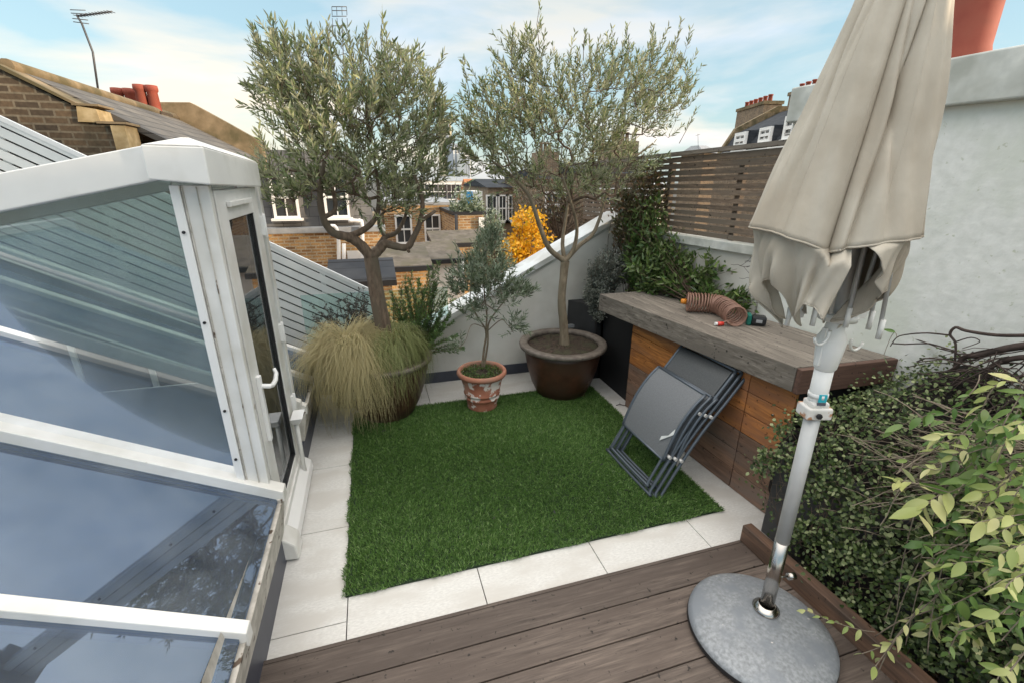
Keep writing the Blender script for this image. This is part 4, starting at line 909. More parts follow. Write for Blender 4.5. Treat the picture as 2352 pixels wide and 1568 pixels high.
# ================================================================== RIGHT PLANTERS + CREEPER
pl1 = thing('trough_planter', 'charcoal trough planter smothered by small-leaved creeper', 'planter', (2.2,1.0,0))
q = MB(); q.hexa([(1.885,1.52,.0),(2.55,1.55,0),(2.62,.75,0),(1.90,.72,0),(1.885,1.52,.56),(2.55,1.55,.56),(2.62,.75,.56),(1.90,.72,.56)]); part(q, 'trough', 'darkbox', pl1, .006)
q = MB(); q.box((1.93,.76,.57),(2.5,1.49,.575)); part(q, 'soil', 'soil', pl1)
pl2 = thing('trough_planter', 'black trough planter at the lower right corner under pale leafy branches', 'planter', (2.2,.2,0))
q = MB(); q.hexa([(1.90,.68,.0),(2.6,.70,0),(2.75,-.4,0),(1.93,-.4,0),(1.90,.68,.40),(2.6,.70,.40),(2.75,-.4,.40),(1.93,-.4,.40)]); part(q, 'trough', 'darkbox', pl2, .006)
cv = thing('small_leaved_creeper', 'dark mound of tiny-leaved creeper covering the planter beside the umbrella', 'creeper', (2.2,1.1,.56))
# leaves lie over a mound surface: front face, shoulder and back rise to the wall
rg = np.random.default_rng(31)
def mound(u, v):
    """u 0..1 along the planter from the bar towards the viewer, v 0..1 from the foot of the front face up to the wall"""
    y = 1.53-u*1.20
    foot = .06+.20*np.clip(1-u*6,0,1)+.0*u
    xf = 1.865-.015*np.sin(u*17)-.03*np.sin(v*9+u*5)
    hz_ = .62+.05*np.sin(u*11)+.04*np.sin(u*23+1)
    vv = np.clip(v/.5,0,1); x = xf+0*y; z = foot+(hz_-foot)*vv
    w2 = np.clip((v-.5)/.5,0,1)
    top = hz_+(.98+.07*np.sin(u*9)-hz_)*w2**1.1-.22*np.clip(1-u*5,0,1)*w2
    xw = 2.49-.151*(y-2.3)-.02
    x = np.where(v > .5, xf+(xw-xf)*w2, xf-.06*np.sin(vv*math.pi)*.6); z = np.where(v > .5, top, z)
    return np.stack([x,y,z],-1)
n = 17000
u = rg.uniform(-.02,1,n); v = rg.uniform(0,1,n); P_ = mound(u,v)
e = .01; du = mound(u+e,v)-P_; dv_ = mound(u,v+e)-P_; NN = nrm(np.cross(dv_, du)); NN *= np.sign(NN[:,:1]*-1+NN[:,2:]*.8+1e-6)
clump = np.sin(P_[:,0]*21+P_[:,1]*13)*np.sin(P_[:,1]*19+P_[:,2]*24)
keep = (clump+rg.normal(size=n)*.45 > -.45)
lowfront = (P_[:,2] < .36+.12*np.sin(P_[:,1]*6)) & (P_[:,1] > 1.33) & (v < .5)
keep &= ~(lowfront & (rg.random(n) < .93))
P_ = P_[keep]; NN = NN[keep]; k = len(P_)
P_ = P_+NN*rg.exponential(.022,(k,1))+rg.normal(size=(k,3))*.010
D_ = nrm(rg.normal(size=(k,3))+NN*.3+np.array([0,0,-.3]))
leafobj('foliage', P_, D_, rg.uniform(.013,.024,k), rg.uniform(.011,.019,k), 'vine', cv, up_=NN+np.array([-.3,-.5,.6]), fold=.15)
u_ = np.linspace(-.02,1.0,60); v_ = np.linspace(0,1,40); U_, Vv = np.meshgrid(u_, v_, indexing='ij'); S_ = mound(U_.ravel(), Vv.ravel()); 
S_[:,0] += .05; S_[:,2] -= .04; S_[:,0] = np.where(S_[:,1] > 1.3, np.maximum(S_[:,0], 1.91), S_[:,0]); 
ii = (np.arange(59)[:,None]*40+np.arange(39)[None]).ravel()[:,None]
np_obj('inner_shade_sheet', S_, [np.hstack([ii,ii+1,ii+41,ii+40])], noisy('creeper_shade_dark', (.004,.0035,.003), (.016,.011,.008), 60, .95, bmp=1, bd=.02), cv)  # near-black sheet under the leaves, the mound's inner shade put into colour
st = MB()
for i in range(260):
    uu = rg.uniform(0,.98); v0 = rg.uniform(.1,.95); pts = []
    for k_ in range(7):
        p = mound(np.array([uu]), np.array([v0]))[0]+rg.normal(size=3)*.008+np.array([-.012,-.006,.012]); pts.append(tuple(p)); uu = min(1,max(-.02,uu+rg.normal()*.02)); v0 = min(1,max(0,v0-.035))
    st.tube(pts, .0011, 3, cap=False)
part(st, 'stems', 'twig', cv)

# ---- big-leaved climber at the right edge
jm = thing('pale_leaved_climber', 'straggly climber with large pale yellow-green leaves at the lower right', 'climber', (2.45,.9,.4))
# dark woody arching branches
q = MB()
def wpt(px, py, off=.12): return at(px, py, pl=((2.49-off,2.3,.9),WN))
arcs = [([(2380,770),(2290,770),(2220,760),(2195,752),(2182,768),(2195,790),(2192,840)],.008), ([(2380,790),(2310,800),(2250,815),(2215,820),(2190,850)],.017), ([(2380,820),(2330,822),(2280,840),(2250,880),(2190,905)],.013),
        ([(2182,770),(2130,765),(2085,768),(2060,775),(2045,795)],.004), ([(2380,850),(2300,880),(2230,905),(2150,935)],.007), ([(2195,785),(2230,775),(2250,785),(2210,800)],.003), ([(2380,880),(2330,920),(2260,950)],.007), ([(2380,840),(2300,835),(2200,880),(2080,950)],.004)]
for pth, r_ in arcs:
    sp = smooth_path([wpt(a_,b_,.16) for a_,b_ in pth], 4); q.tube(sp, [r_*(1-.45*i/(len(sp)-1)) for i in range(len(sp))], 7)
for i in range(70):
    p = wpt(rg.uniform(2230,2400),rg.uniform(800,950),rg.uniform(.08,.24)); pts = [p]; d = Vector((-.1,rg.uniform(-.2,1),rg.uniform(-.8,.1))).normalized()
    for k_ in range(7): d = (d+Vector((rg.normal()*.12,rg.normal()*.15,rg.normal()*.2-.05))).normalized(); p = p+d*.045; pts.append(p.copy())
    q.tube(pts, .0022*rg.uniform(.6,1.5), 4, cap=False)
part(q, 'woody_branches', 'branch_dark', jm)
# dense mat of dry stems
q = MB()
for i in range(380):
    px = rg.uniform(2110,2420); py = rg.uniform(1000,1300)+max(0,(2200-px))*.2
    p = at(px, py, x=rg.uniform(1.95,2.35)); 
    pts = [p]; d = Vector((rg.uniform(-.35,.15),rg.uniform(-.2,.8),rg.uniform(-.5,.1))).normalized()
    for k_ in range(8): d = (d+Vector((rg.normal()*.10,rg.normal()*.10,rg.normal()*.12-.03))).normalized(); p = p+d*.045; pts.append(p.copy())
    q.tube(pts, .0015*rg.uniform(.6,1.6), 4, cap=False)
part(q, 'dry_stems', 'twig_pale', jm)
# leafy sprays: (start px, end px, x depth, number of leaves, size, material)
spr = MB(); LP = {'paleleaf': [[],[],[],[]], 'midleaf': [[],[],[],[]], 'shrub': [[],[],[],[]]}
def spray(p, q_, n_, L, mtl, W=.38, r_=.0018):
    p = np.array(p); q_ = np.array(q_); mid_ = (p+q_)/2+rg.normal(size=3)*.04+np.array([0,0,.04]); t = np.linspace(0,1,8)[:,None]
    c_ = (1-t)**2*p+2*t*(1-t)*mid_+t*t*q_; spr.tube([tuple(a_) for a_ in c_], r_, 4, cap=False)
    for j in range(n_):
        tt = .25+.75*j/max(1,n_-1); b_ = (1-tt)**2*p+2*tt*(1-tt)*mid_+tt*tt*q_; dd = nrm(2*(1-tt)*(mid_-p)+2*tt*(q_-mid_))
        s = nrm(np.cross(dd, np.array([0,0,1.0])+rg.normal(size=3)*.4))*(1 if j % 2 else -1)
        B_ = LP[mtl]; l_ = L*rg.uniform(.6,1.2)
        B_[0].append(b_); B_[1].append(dd*.6+s*.8+np.array([-.1,-.1,-.25])*rg.uniform(0,1.5)+rg.normal(size=3)*.15); B_[2].append(l_); B_[3].append(l_*W*rg.uniform(.8,1.15))
def S(px, py, x): return tuple(at(px, py, x=x))
main = [((2200,1130,1.75),(2110,1180,1.62),9,.085,'paleleaf'), ((2180,1130,1.7),(2060,1110,1.6),8,.06,'paleleaf'), ((2160,1060,1.75),(2050,1040,1.7),6,.05,'paleleaf'), ((2250,1000,1.8),(2150,1010,1.7),7,.05,'paleleaf'),
        ((2380,900,1.8),(2260,930,1.75),8,.06,'paleleaf'), ((2390,960,1.8),(2290,1060,1.7),9,.055,'paleleaf'), ((2380,1060,1.75),(2240,1090,1.7),7,.06,'midleaf'), ((2260,1080,1.75),(2180,1130,1.7),5,.07,'midleaf'),
        ((2150,950,1.85),(2050,985,1.8),6,.06,'midleaf'), ((2350,1180,1.65),(2240,1200,1.6),6,.06,'paleleaf'), ((2400,1240,1.55),(2300,1270,1.5),7,.065,'paleleaf'), ((2400,1300,1.5),(2310,1350,1.45),8,.06,'paleleaf'),
        ((2230,1250,1.7),(2120,1250,1.65),9,.05,'midleaf'), ((2260,1290,1.65),(2110,1330,1.6),10,.055,'paleleaf'), ((2300,1330,1.65),(2160,1400,1.6),10,.055,'midleaf'), ((2330,1380,1.6),(2200,1450,1.55),10,.055,'paleleaf'),
        ((2400,1400,1.5),(2300,1470,1.5),8,.06,'midleaf'), ((2400,1450,1.5),(2320,1540,1.5),8,.055,'paleleaf'), ((2280,1440,1.6),(2180,1500,1.6),7,.05,'midleaf'),
        ((2010,1450,1.72),(1850,1400,1.60),9,.045,'paleleaf'), ((2120,1380,1.70),(2010,1530,1.62),11,.045,'paleleaf'), ((2080,1440,1.70),(1980,1500,1.62),6,.04,'paleleaf'), ((2150,1300,1.75),(2060,1330,1.7),6,.05,'midleaf'),
        ((2350,1500,1.55),(2290,1560,1.5),6,.05,'paleleaf'), ((2400,1120,1.7),(2330,1140,1.65),6,.06,'midleaf'), ((2250,860,1.95),(2170,950,1.85),6,.05,'midleaf')]
for a_, b_, n_, L, mtl in main: spray(S(*a_), S(*b_), n_, L, mtl)
for i in range(170):
    px = rg.uniform(2120,2400); py = rg.uniform(1200,1540) if i % 3 else rg.uniform(960,1200)
    if px < 2200 and py > 1480: continue
    xx = rg.uniform(1.68,2.0); mtl = ('paleleaf','paleleaf','midleaf','midleaf','shrub')[rg.integers(5)]
    spray(S(px+rg.uniform(20,90),py-rg.uniform(-20,60),xx+.05), S(px,py,xx), rg.integers(5,9), rg.uniform(.04,.06), mtl)
spray(S(2060,775,2.3), S(2030,815,2.3), 2, .05, 'midleaf')
for mtl, B_ in LP.items():
    if B_[0]: leaves_hi('leaves', B_[0], B_[1], np.array(B_[2]), np.array(B_[3]), mtl, jm)
# trailing stems
for a_, b_ in (((2080,1440,1.72),(2010,1560,1.65)),((2130,1250,1.8),(2040,1480,1.78)),((2150,1230,1.8),(2080,1480,1.78)),((2100,1180,1.8),(2060,1400,1.8)),((2170,1280,1.75),(2130,1500,1.75)),((2010,1460,1.72),(2140,1400,1.75)),((2030,1500,1.7),(2160,1360,1.75))):
    p = Vector(S(*a_)); r_ = Vector(S(*b_)); spr.tube(smooth_path([p,(p+r_)/2+Vector((-.02,0,.02)),r_],5), .002, 4)
part(spr, 'green_stems', 'twig_pale', jm)

# ================================================================== PARASOL
UX, UY = 1.42, 1.055
ub = thing('parasol', 'closed beige canvas parasol on a grey pole standing in a round heavy base', 'parasol', (1.39,1.03,.03))
bc = (1.385,1.02,.032)
q = MB(); q.lathe([(0,0),(.272,0),(.279,.010),(.277,.026)], bc, 72); part(q, 'rubber_edge', 'gasket', ub)
q = MB(); q.lathe([(.277,.024),(.275,.034),(.258,.046),(.20,.060),(.10,.072),(.045,.078),(0,.079)], bc, 72); part(q, 'base', 'basestone', ub)
Pz = lambda z_: (1.44-.02*(z_-.1)/1.2, 1.055, z_)
q = MB(); q.lathe([(.048,.0),(.052,.008),(.040,.014),(.033,.03),(.030,.03),(.026,.01)], (1.44,1.055,.108), 32); part(q, 'collar', 'chrome', ub)
q = MB(); q.tube([Pz(.10),Pz(.47)], .0265, 24); part(q, 'chrome_sleeve', 'chrome', ub)
q = MB(); q.tube([Pz(.28),(1.50,1.04,.285)], .004, 8); q.tube([(1.495,1.04,.285),(1.525,1.035,.285)], .014, 12); part(q, 'locking_knob', 'chrome', ub)
q = MB(); q.tube([Pz(.46),Pz(1.03)], .0255, 24); part(q, 'lower_pole', 'alu', ub)
q = MB(); q.tube([Pz(1.02),Pz(1.20)], .0285, 24); q.tube([Pz(1.10),Pz(1.115)], .031, 24, ); part(q, 'pole_sleeve', 'upvc', ub)
q = MB(); q.tube([Pz(1.0),Pz(2.9)], .019, 16); part(q, 'upper_pole', 'alu', ub)
q = MB(); c = Pz(1.045); q.obox((c[0],c[1],c[2]), (.042,-.012,0), (.010,.033,0), (0,0,.022)); q.obox((c[0],c[1],c[2]+.03), (.03,-.008,0), (.008,.027,0), (0,0,.010)); co = part(q, 'clamp', 'rustywhite', ub, .006)
q = MB(); cc_ = Vector((c[0]-.022,c[1]-.036,c[2])); q.tube([cc_,cc_+Vector((-.002,-.008,0))], .010, 6); o = q.build('clamp_screw', 'darkmetal'); o.parent = co
q = MB(); d = Vector((-.35,-.94,0)); cc_ = Vector(Pz(1.105))+d*.029; s_ = Vector((.94,-.35,0))
q.obox(cc_, s_*.013, d*.0015, (0,0,.014)); part(q, 'turquoise_sticker', mat('turquoise_sticker', (.02,.42,.52), .4)[0], ub)
q = MB(); cc2 = cc_-Vector((0,0,.021)); q.obox(cc2, s_*.014, d*.0014, (0,0,.005)); part(q, 'dark_sticker', mat('dark_sticker', (.10,.11,.14), .4)[0], ub)
# hub
c = Pz(1.20)
q = MB(); q.lathe([(.028,0),(.034,.01),(.040,.06),(.044,.11),(.030,.14),(.024,.18),(.024,.20)], (c[0],c[1],c[2]), 24); q.box((c[0]-.045,c[1]-.008,c[2]+.02),(c[0]-.034,c[1]+.008,c[2]+.15)); part(q, 'hub', 'upvc', ub, .002)
q = MB(); q.lathe([(.024,0),(.055,.0),(.058,.02),(.050,.024),(.024,.024)], (c[0],c[1],c[2]+.175), 24)
q.box((c[0]+.005,c[1]-.05,c[2]+.19),(c[0]+.055,c[1]-.02,c[2]+.235)); part(q, 'runner', 'upvc', ub)
q = MB()
for sgn, zz in ((1,1.30),(-1,1.335)):
    b_ = Vector((c[0]+sgn*.045,c[1]-.02,zz)); pts = [b_+Vector((sgn*(.008+.028*(1-math.cos(t_))),-.005,-.030*math.sin(t_))) for t_ in np.linspace(-.4,3.0,9)]; q = MB(); q.tube(pts, .0045, 8); part(q, 'hook', 'upvc', ub)
# ribs & stretchers
NR = 8
for k_ in range(NR):
    a = 2*math.pi*k_/NR+.25
    rb = .115+.02*math.sin(k_*2.3)
    p0_ = Vector((UX+.02*math.cos(a),UY+.02*math.sin(a),2.68)); p1_ = Vector((UX-.02+rb*math.cos(a),UY+rb*math.sin(a),1.365+.02*math.sin(k_*1.7)))
    q = MB(); q.tube([p0_,p1_], .006, 8); o = part(q, 'rib', 'alu', ub)
    q = MB(); q.tube([p1_+Vector((0,0,.06)),p1_], .0075, 10); q2_ = q.build('rib_tip', 'upvc'); q2_.parent = o
    q = MB(); q.tube([Vector((UX+.05*math.cos(a),UY+.05*math.sin(a),1.40)), Vector((UX+.075*math.cos(a),UY+.075*math.sin(a),1.95))], .0055, 8); part(q, 'strut', 'upvc', ub)
# canopy, outer bell of loose cloth with folds, then hanging inner drapes
def canopy(NA_, NS, fr, fz, name, c_xy, seam=None):
    V = np.zeros((NA_,NS,3))
    for i in range(NA_):
        a = 2*math.pi*i/NA_
        for j in range(NS):
            s = j/(NS-1); r_, z_ = fr(a,s), fz(a,s); cx_, cy_ = c_xy(s)
            V[i,j] = (cx_+r_*math.cos(a), cy_+r_*math.sin(a), z_)
    idx = np.arange(NA_*NS).reshape(NA_,NS); nx = np.roll(idx,-1,0)
    Fq = np.stack([idx[:,:-1],nx[:,:-1],nx[:,1:],idx[:,1:]],-1).reshape(-1,4)
    o = np_obj(name, V, [Fq], 'canvas', ub)
    md = o.modifiers.new('cloth', 'SOLIDIFY'); md.thickness = .002
    hm = MB(); ring = [tuple(V[i,-1]) for i in range(0,NA_,3)]; hm.tube(ring+[ring[0],ring[1]], .0035, 6, cap=False); part(hm, 'hem', 'canvas', ub)
    return o
# notch angles face the viewer; angle measured from +X, viewer is at about 217 degrees
VA = math.atan2(-UY, -UX)%(2*math.pi)
notch = [VA+.12, VA+2.95, VA-2.45]
IR = (math.cos(-.297), math.sin(-.297))
def lobes(a):
    pos = min((a-n_)%(2*math.pi) for n_ in notch); neg = min((n_-a)%(2*math.pi) for n_ in notch)
    return math.sin(math.pi*pos/(pos+neg))
def crease(a, c_, w__):
    d = (a-c_+math.pi)%(2*math.pi)-math.pi; return math.exp(-(d/w__)**2)
def fr(a, s):
    L_ = lobes(a); r_ = .020+.198*s
    r_ *= 1-(1-L_**.35)*.42*min(1,s*2.2)
    r_ *= 1-.20*crease(a, VA-.95+.25*s, .075)*min(1,s*4)*(1-.75*s)-.20*crease(a, VA+.80-.45*s, .065)*min(1,s*4)*(1-.3*s)-.10*crease(a, VA-1.7, .12)*s-.12*crease(a, VA+1.7-.3*s, .10)*s*(1-s)*3
    r_ *= 1-.10*crease(a, VA-.35-.5*s, .05)*min(1,s*5)*(1-s)-.12*crease(a, VA+.35+.9*(s-.5), .06)*s*(1-s)*3
    r_ += .005*math.sin(a*9+s*8)*s+.004*math.sin(a*19-s*13)*s+.010*math.sin(a*4-s*10+.6)*s*(1-s)*2
    return r_
def fz_(a, s):
    L_ = lobes(a); zb_ = 1.595+.060*L_**.8+.012*math.cos(a-VA)
    return 2.70+(zb_-2.70)*s
canopy(480, 70, fr, fz_, 'canopy', lambda s: (UX-.095*s*IR[0], UY-.095*s*IR[1]))
def c8(a): return .5+.5*math.cos((a-.25)*NR)
def fr2(a, s):
    k_ = c8(a); r_ = .200+.015*math.sin(a*3+1)-.020*s
    r_ = min(r_, fr(a,1)-.014+.35*s)
    r_ -= (.070*s+.02)*(k_**1.6)*s**.7
    r_ += .020*math.sin(a*16+1)*s+.012*math.sin(a*29+s*6)*s-.02*math.sin(s*math.pi)*math.sin(a*5+2)
    return r_
def fz2(a, s):
    ln = .185+.125*(c8(a)**2.0)+.03*math.sin(a*3+2.2)
    z0_ = min(1.665, fz_(a,1)+.004); return z0_-(ln-(1.665-z0_))*s
NA2, NS2 = 480, 26
V = np.zeros((NA2,NS2,3))
for i in range(NA2):
    for j in range(NS2):
        s_ = j/(NS2-1); f_ = i/(NA2-1); a0_ = VA+.50+.40*s_**.8; a1_ = VA+.40+2*math.pi-.20*s_**.8   # open slit where the struts show
        a = a0_+(a1_-a0_)*f_; V[i,j] = (UX-.085*IR[0]+fr2(a,s_)*math.cos(a), UY-.085*IR[1]+fr2(a,s_)*math.sin(a), fz2(a,s_))
idx = np.arange(NA2*NS2).reshape(NA2,NS2)
Fq = np.stack([idx[:-1,:-1],idx[1:,:-1],idx[1:,1:],idx[:-1,1:]],-1).reshape(-1,4)
o = np_obj('valance_drapes', V, [Fq], 'canvas', ub); md = o.modifiers.new('cloth','SOLIDIFY'); md.thickness = .002
hm = MB(); hm.tube([tuple(V[i,-1]) for i in range(0,NA2,3)], .0032, 6, cap=False); part(hm, 'drape_hem', 'canvas', ub)
# stitched seams running from the crown to the hem
for a_s in (VA-.52, VA+.70, VA-1.35, VA+1.55, VA+.02):
    pts = []
    for j in range(2,60):
        s_ = j/59.5; r_ = fr(a_s,s_)+.0012; pts.append((UX-.095*s_*IR[0]+r_*math.cos(a_s), UY-.095*s_*IR[1]+r_*math.sin(a_s), fz_(a_s,s_)))
    q = MB(); q.tube(pts, .0018, 5, cap=False); part(q, 'seam', 'canvas', ub)

# ================================================================== FOLDED CHAIRS
FA = at(1398,1034,z=.03); FB = at(1479,1120,z=.03)
wdir = (FB-FA); wdir.z = 0; cw = .475; wdir.normalize()
TL_ = Vector((1.925,2.38,.80)); 
fa = Vector((FA.x,FA.y,.028)); side = wdir; upc = (TL_-fa); upc = (upc-side*upc.dot(side)); CL = upc.length; upc.normalize(); out_ = side.cross(upc)
if out_.x > 0: out_ = -out_
def make_chair(label):
    t = thing('folding_chair', label, 'folding chair', fa, 'folded chairs leaning on the bar')
    def C3(u_, v_, w__): return fa+side*(u_*cw)+upc*(v_*CL)+out_*w__
    # back legs / back posts: long U with a slight S bend
    q = MB(); pts = [C3(0,.97,-.03),C3(0,.75,-.012),C3(0,.5,.012),C3(0,.25,.012),C3(0,.02,0),C3(.02,0,0),C3(.98,0,0),C3(1,.02,0),C3(1,.25,.012),C3(1,.5,.012),C3(1,.75,-.012),C3(1,.97,-.03)]
    q.tube(smooth_path(pts,3), .0095, 10); q.tube([C3(0,.97,-.03),C3(1,.97,-.03)], .0095, 10); part(q, 'back_frame', 'chairframe', t)
    q = MB(); pts = [C3(.07,.62,.03),C3(.07,.3,.035),C3(.07,.06,.02),C3(.09,.04,.02),C3(.91,.04,.02),C3(.93,.06,.02),C3(.93,.3,.035),C3(.93,.62,.03)]
    q.tube(smooth_path(pts,3), .0085, 10); part(q, 'front_legs', 'chairframe', t)
    q = MB(); rows_ = 9
    for i in range(rows_):
        pass
    vs = [C3(u_,v_,w__) for v_,w__ in ((.95,-.022),(.85,-.014),(.75,-.006),(.66,.002)) for u_ in (.03,.97)]
    vs += [p-out_*.004 for p in vs]; fs = []
    for i in range(3): fs += [(2*i,2*i+1,2*i+3,2*i+2),(8+2*i,8+2*i+2,8+2*i+3,8+2*i+1)]
    fs += [(0,8,9,1),(6,7,15,14)]; q.add(vs, fs, True); part(q, 'backrest', 'chairmesh_dark', t)
    # seat sling folded forward, bulging
    prof = [(.74,.050),(.66,.072),(.57,.082),(.48,.081),(.39,.070),(.30,.052),(.24,.036)]
    q = MB(); vs = [C3(u_,v_,w__) for v_,w__ in prof for u_ in (.045,.5,.955)]; n0 = len(vs); vs += [p-out_*.006 for p in vs]; fs = []
    for i in range(len(prof)-1):
        for j in (0,1): a_ = 3*i+j; fs += [(a_,a_+1,a_+4,a_+3),(n0+a_,n0+a_+3,n0+a_+4,n0+a_+1)]
    q.add(vs, fs, True); part(q, 'seat', 'chairmesh', t)
    for u_ in (.03,.97):
        q = MB(); q.tube(smooth_path([C3(u_,v_,w__) for v_,w__ in prof],2), .0095, 8); part(q, 'seat_rail', 'chairframe', t)
    for v_,w__ in ((.24,.036),(.74,.050)): q = MB(); q.tube([C3(.03,v_,w__),C3(.97,v_,w__)], .008, 8); part(q, 'cross_tube', 'chairframe', t)
    for u_ in (.0,1.0): 
        for v_ in (.28,.62): q = MB(); q.tube([C3(u_-.03,v_,.03),C3(u_+.03,v_,.03)], .011, 10); part(q, 'pivot', 'alu', t)
    return t, C3
ch, C3 = make_chair('grey folded mesh chair at the front of the stack leaning on the bar')
q = MB(); q.add([C3(.80,.33,.068),C3(.97,.42,.084),C3(.95,.455,.088),C3(.90,.395,.080),C3(.80,.362,.074)], [(0,1,2,3,4)]); q.add([C3(.80,.33,.0665),C3(.97,.42,.0825),C3(.95,.455,.0865),C3(.90,.395,.0785),C3(.80,.362,.0725)], [(4,3,2,1,0)])
lab = [('grey folded mesh chair in the middle of the leaning stack', 1), ('grey folded mesh chair at the back of the stack, against the cladding', 2)]
for lb, k_ in lab:
    r = ch.copy(); col.objects.link(r); r.location = ch.location-out_*(.020*k_)+side*(.012*k_)+Vector((.016*k_,0,0)); r['label'] = lb
    for c_ in list(ch.children):
        c2 = c_.copy(); col.objects.link(c2); c2.parent = r; c2.matrix_parent_inverse = Matrix.Translation(-Vector(ch.location))
part(q, 'white_tag', 'paper', ch)

# ================================================================== SMALL THINGS ON THE BAR
hs = thing('coiled_hose', 'brown coiled garden hose with orange and red ends lying on the bar top', 'hose', at(1640,720,z=ZT))
ha = at(1578,694,z=ZT+.07); hb_ = at(1650,700,z=ZT+.07); hc = at(1692,728,z=ZT+.065)
axis = smooth_path([ha,hb_,hc], 30); L_ = len(axis); turns = 22; pts = []; R0 = .062
tot = turns*14
for i in range(tot):
    t_ = i/(tot-1)*(L_-1); k_ = int(min(t_,L_-2)); c_ = axis[k_].lerp(axis[k_+1], t_-k_); dd = (axis[k_+1]-axis[k_]).normalized()
    u_ = dd.cross(Vector((0,0,1))).normalized(); v_ = u_.cross(dd); a_ = 2*math.pi*i/14
    rr = R0*(1+.02*math.sin(i*.3)); pts.append(c_+u_*rr*math.cos(a_)+v_*rr*math.sin(a_))
q = MB(); q.tube(pts, .0062, 7); part(q, 'coil', 'hose', hs)
e_ = at(1655,744,z=ZT+.015); q = MB(); q.tube([pts[-1],e_+Vector((.02,.01,0)),e_], .006, 7); part(q, 'hose_end', 'hose', hs)
q = MB(); q.tube([e_+Vector((.02,.0,0)),e_+Vector((-.018,.008,0))], .013, 14); part(q, 'red_connector', 'red', hs)
q = MB(); q.tube([e_+Vector((-.018,.008,0)),e_+Vector((-.034,.012,0))], .011, 14); part(q, 'white_nozzle', 'plastic', hs)
e2 = at(1564,692,z=ZT+.06); q = MB(); q.tube([e2,e2+Vector((.03,-.02,0))], [.017,.02], 14); part(q, 'orange_connector', 'orange', hs)
bp = thing('battery_pack', 'small teal and black power tool battery beside the coiled hose', 'battery pack', at(1735,750,z=ZT))
c = at(1722,745,z=ZT); e1 = (at(1752,748,z=ZT)-c).normalized(); e2 = Vector((-e1.y,e1.x,0))
q = MB(); q.obox(c+Vector((0,0,.036))-e1*.012, e1*.014, e2*.038, (0,0,.034)); part(q, 'teal_shell', 'teal', bp, .008)
q = MB(); q.obox(c+Vector((0,0,.033))+e1*.045, e1*.044, e2*.036, (0,0,.030)); part(q, 'black_body', 'black', bp, .014)
q = MB(); q.obox(c+Vector((0,0,.034))+e1*.045-e2*.037, e1*.018, e2*.003, (0,0,.010)); part(q, 'contact_window', 'lead', bp, .002)
# twig debris on the tiles
q = MB(); p = at(1415,930,z=.004); q.tube([p,p+Vector((.03,-.01,.012)),p+Vector((.07,-.03,.004))], .003, 5); q.tube([p+Vector((.03,-.01,.012)),p+Vector((.045,.02,.01))], .002, 5)
tag(q.build('fallen_twig', 'branch_dark'), 'small dark twig lying on the tile between the brown pot and the cladding', 'twig')
rg = np.random.default_rng(77); k = 11
P_ = np.stack([rg.uniform(-.2,1.7,k), rg.uniform(1.75,3.3,k), np.full(k,.033)],1)
fl_ = leafobj('fallen_leaves', P_, rg.normal(size=(k,3))*np.array([1,1,.12]), rg.uniform(.022,.045,k), rg.uniform(.008,.014,k), 'sage_dark', None)
tag(fl_, 'scattered dark fallen leaves lying on the artificial grass', 'leaves'); fl_['kind'] = 'stuff'
# slate off-cut behind right pot
q = MB(); c = at(1320,748,y=3.86); q.obox(c, (.075,0,.0), (0,.012,0), (0,0,.016)); tag(q.build('wall_bracket', 'lead'), 'small grey metal bracket on the parapet wall behind the brown pot', 'bracket')

# ================================================================== NEIGHBOURING BUILDINGS
def windowpart(root, c, ux, w_, h_, bars=(1,1), depth=.06, out=(0,-1,0), fw_=.05, sill=True):
    c = Vector(c); ux = Vector(ux).normalized(); out = Vector(out).normalized(); uz = Vector((0,0,1))
    q = MB()
    for s_ in (-1,1): q.obox(c+ux*s_*(w_/2-fw_/2), ux*fw_/2, out*depth/2, uz*h_/2)
    for s_ in (-1,1): q.obox(c+uz*s_*(h_/2-fw_/2), ux*(w_/2-fw_), out*depth/2, uz*fw_/2)
    q.obox(c, ux*(w_/2-fw_), out*depth*.4, uz*fw_*.45)
    for i in range(bars[0]):
        f = (i+1)/(bars[0]+1)-.5; q.obox(c+ux*f*w_, ux*fw_*.22, out*depth*.3, uz*(h_/2-fw_))
    for i in range(bars[1]):
        for s_ in (-1,1): 
            if bars[1] > 1: q.obox(c+uz*s_*h_*.25, ux*(w_/2-fw_), out*depth*.28, uz*fw_*.2)
    if sill: q.obox(c-uz*(h_/2+fw_*.4)+out*.04, ux*(w_/2+.06), out*(depth/2+.05), uz*fw_*.5)
    f = part(q, 'window', 'winwhite', root)
    p = MB(); p.obox(c-out*depth*.1, ux*(w_/2-fw_*.5), out*.005, uz*(h_/2-fw_*.5)); pp = p.build('pane', 'pane'); pp.parent = f; pp.matrix_parent_inverse = f.matrix_world.inverted()
    pp.matrix_parent_inverse = Matrix.Translation(Vector((0,0,0)))
    return f
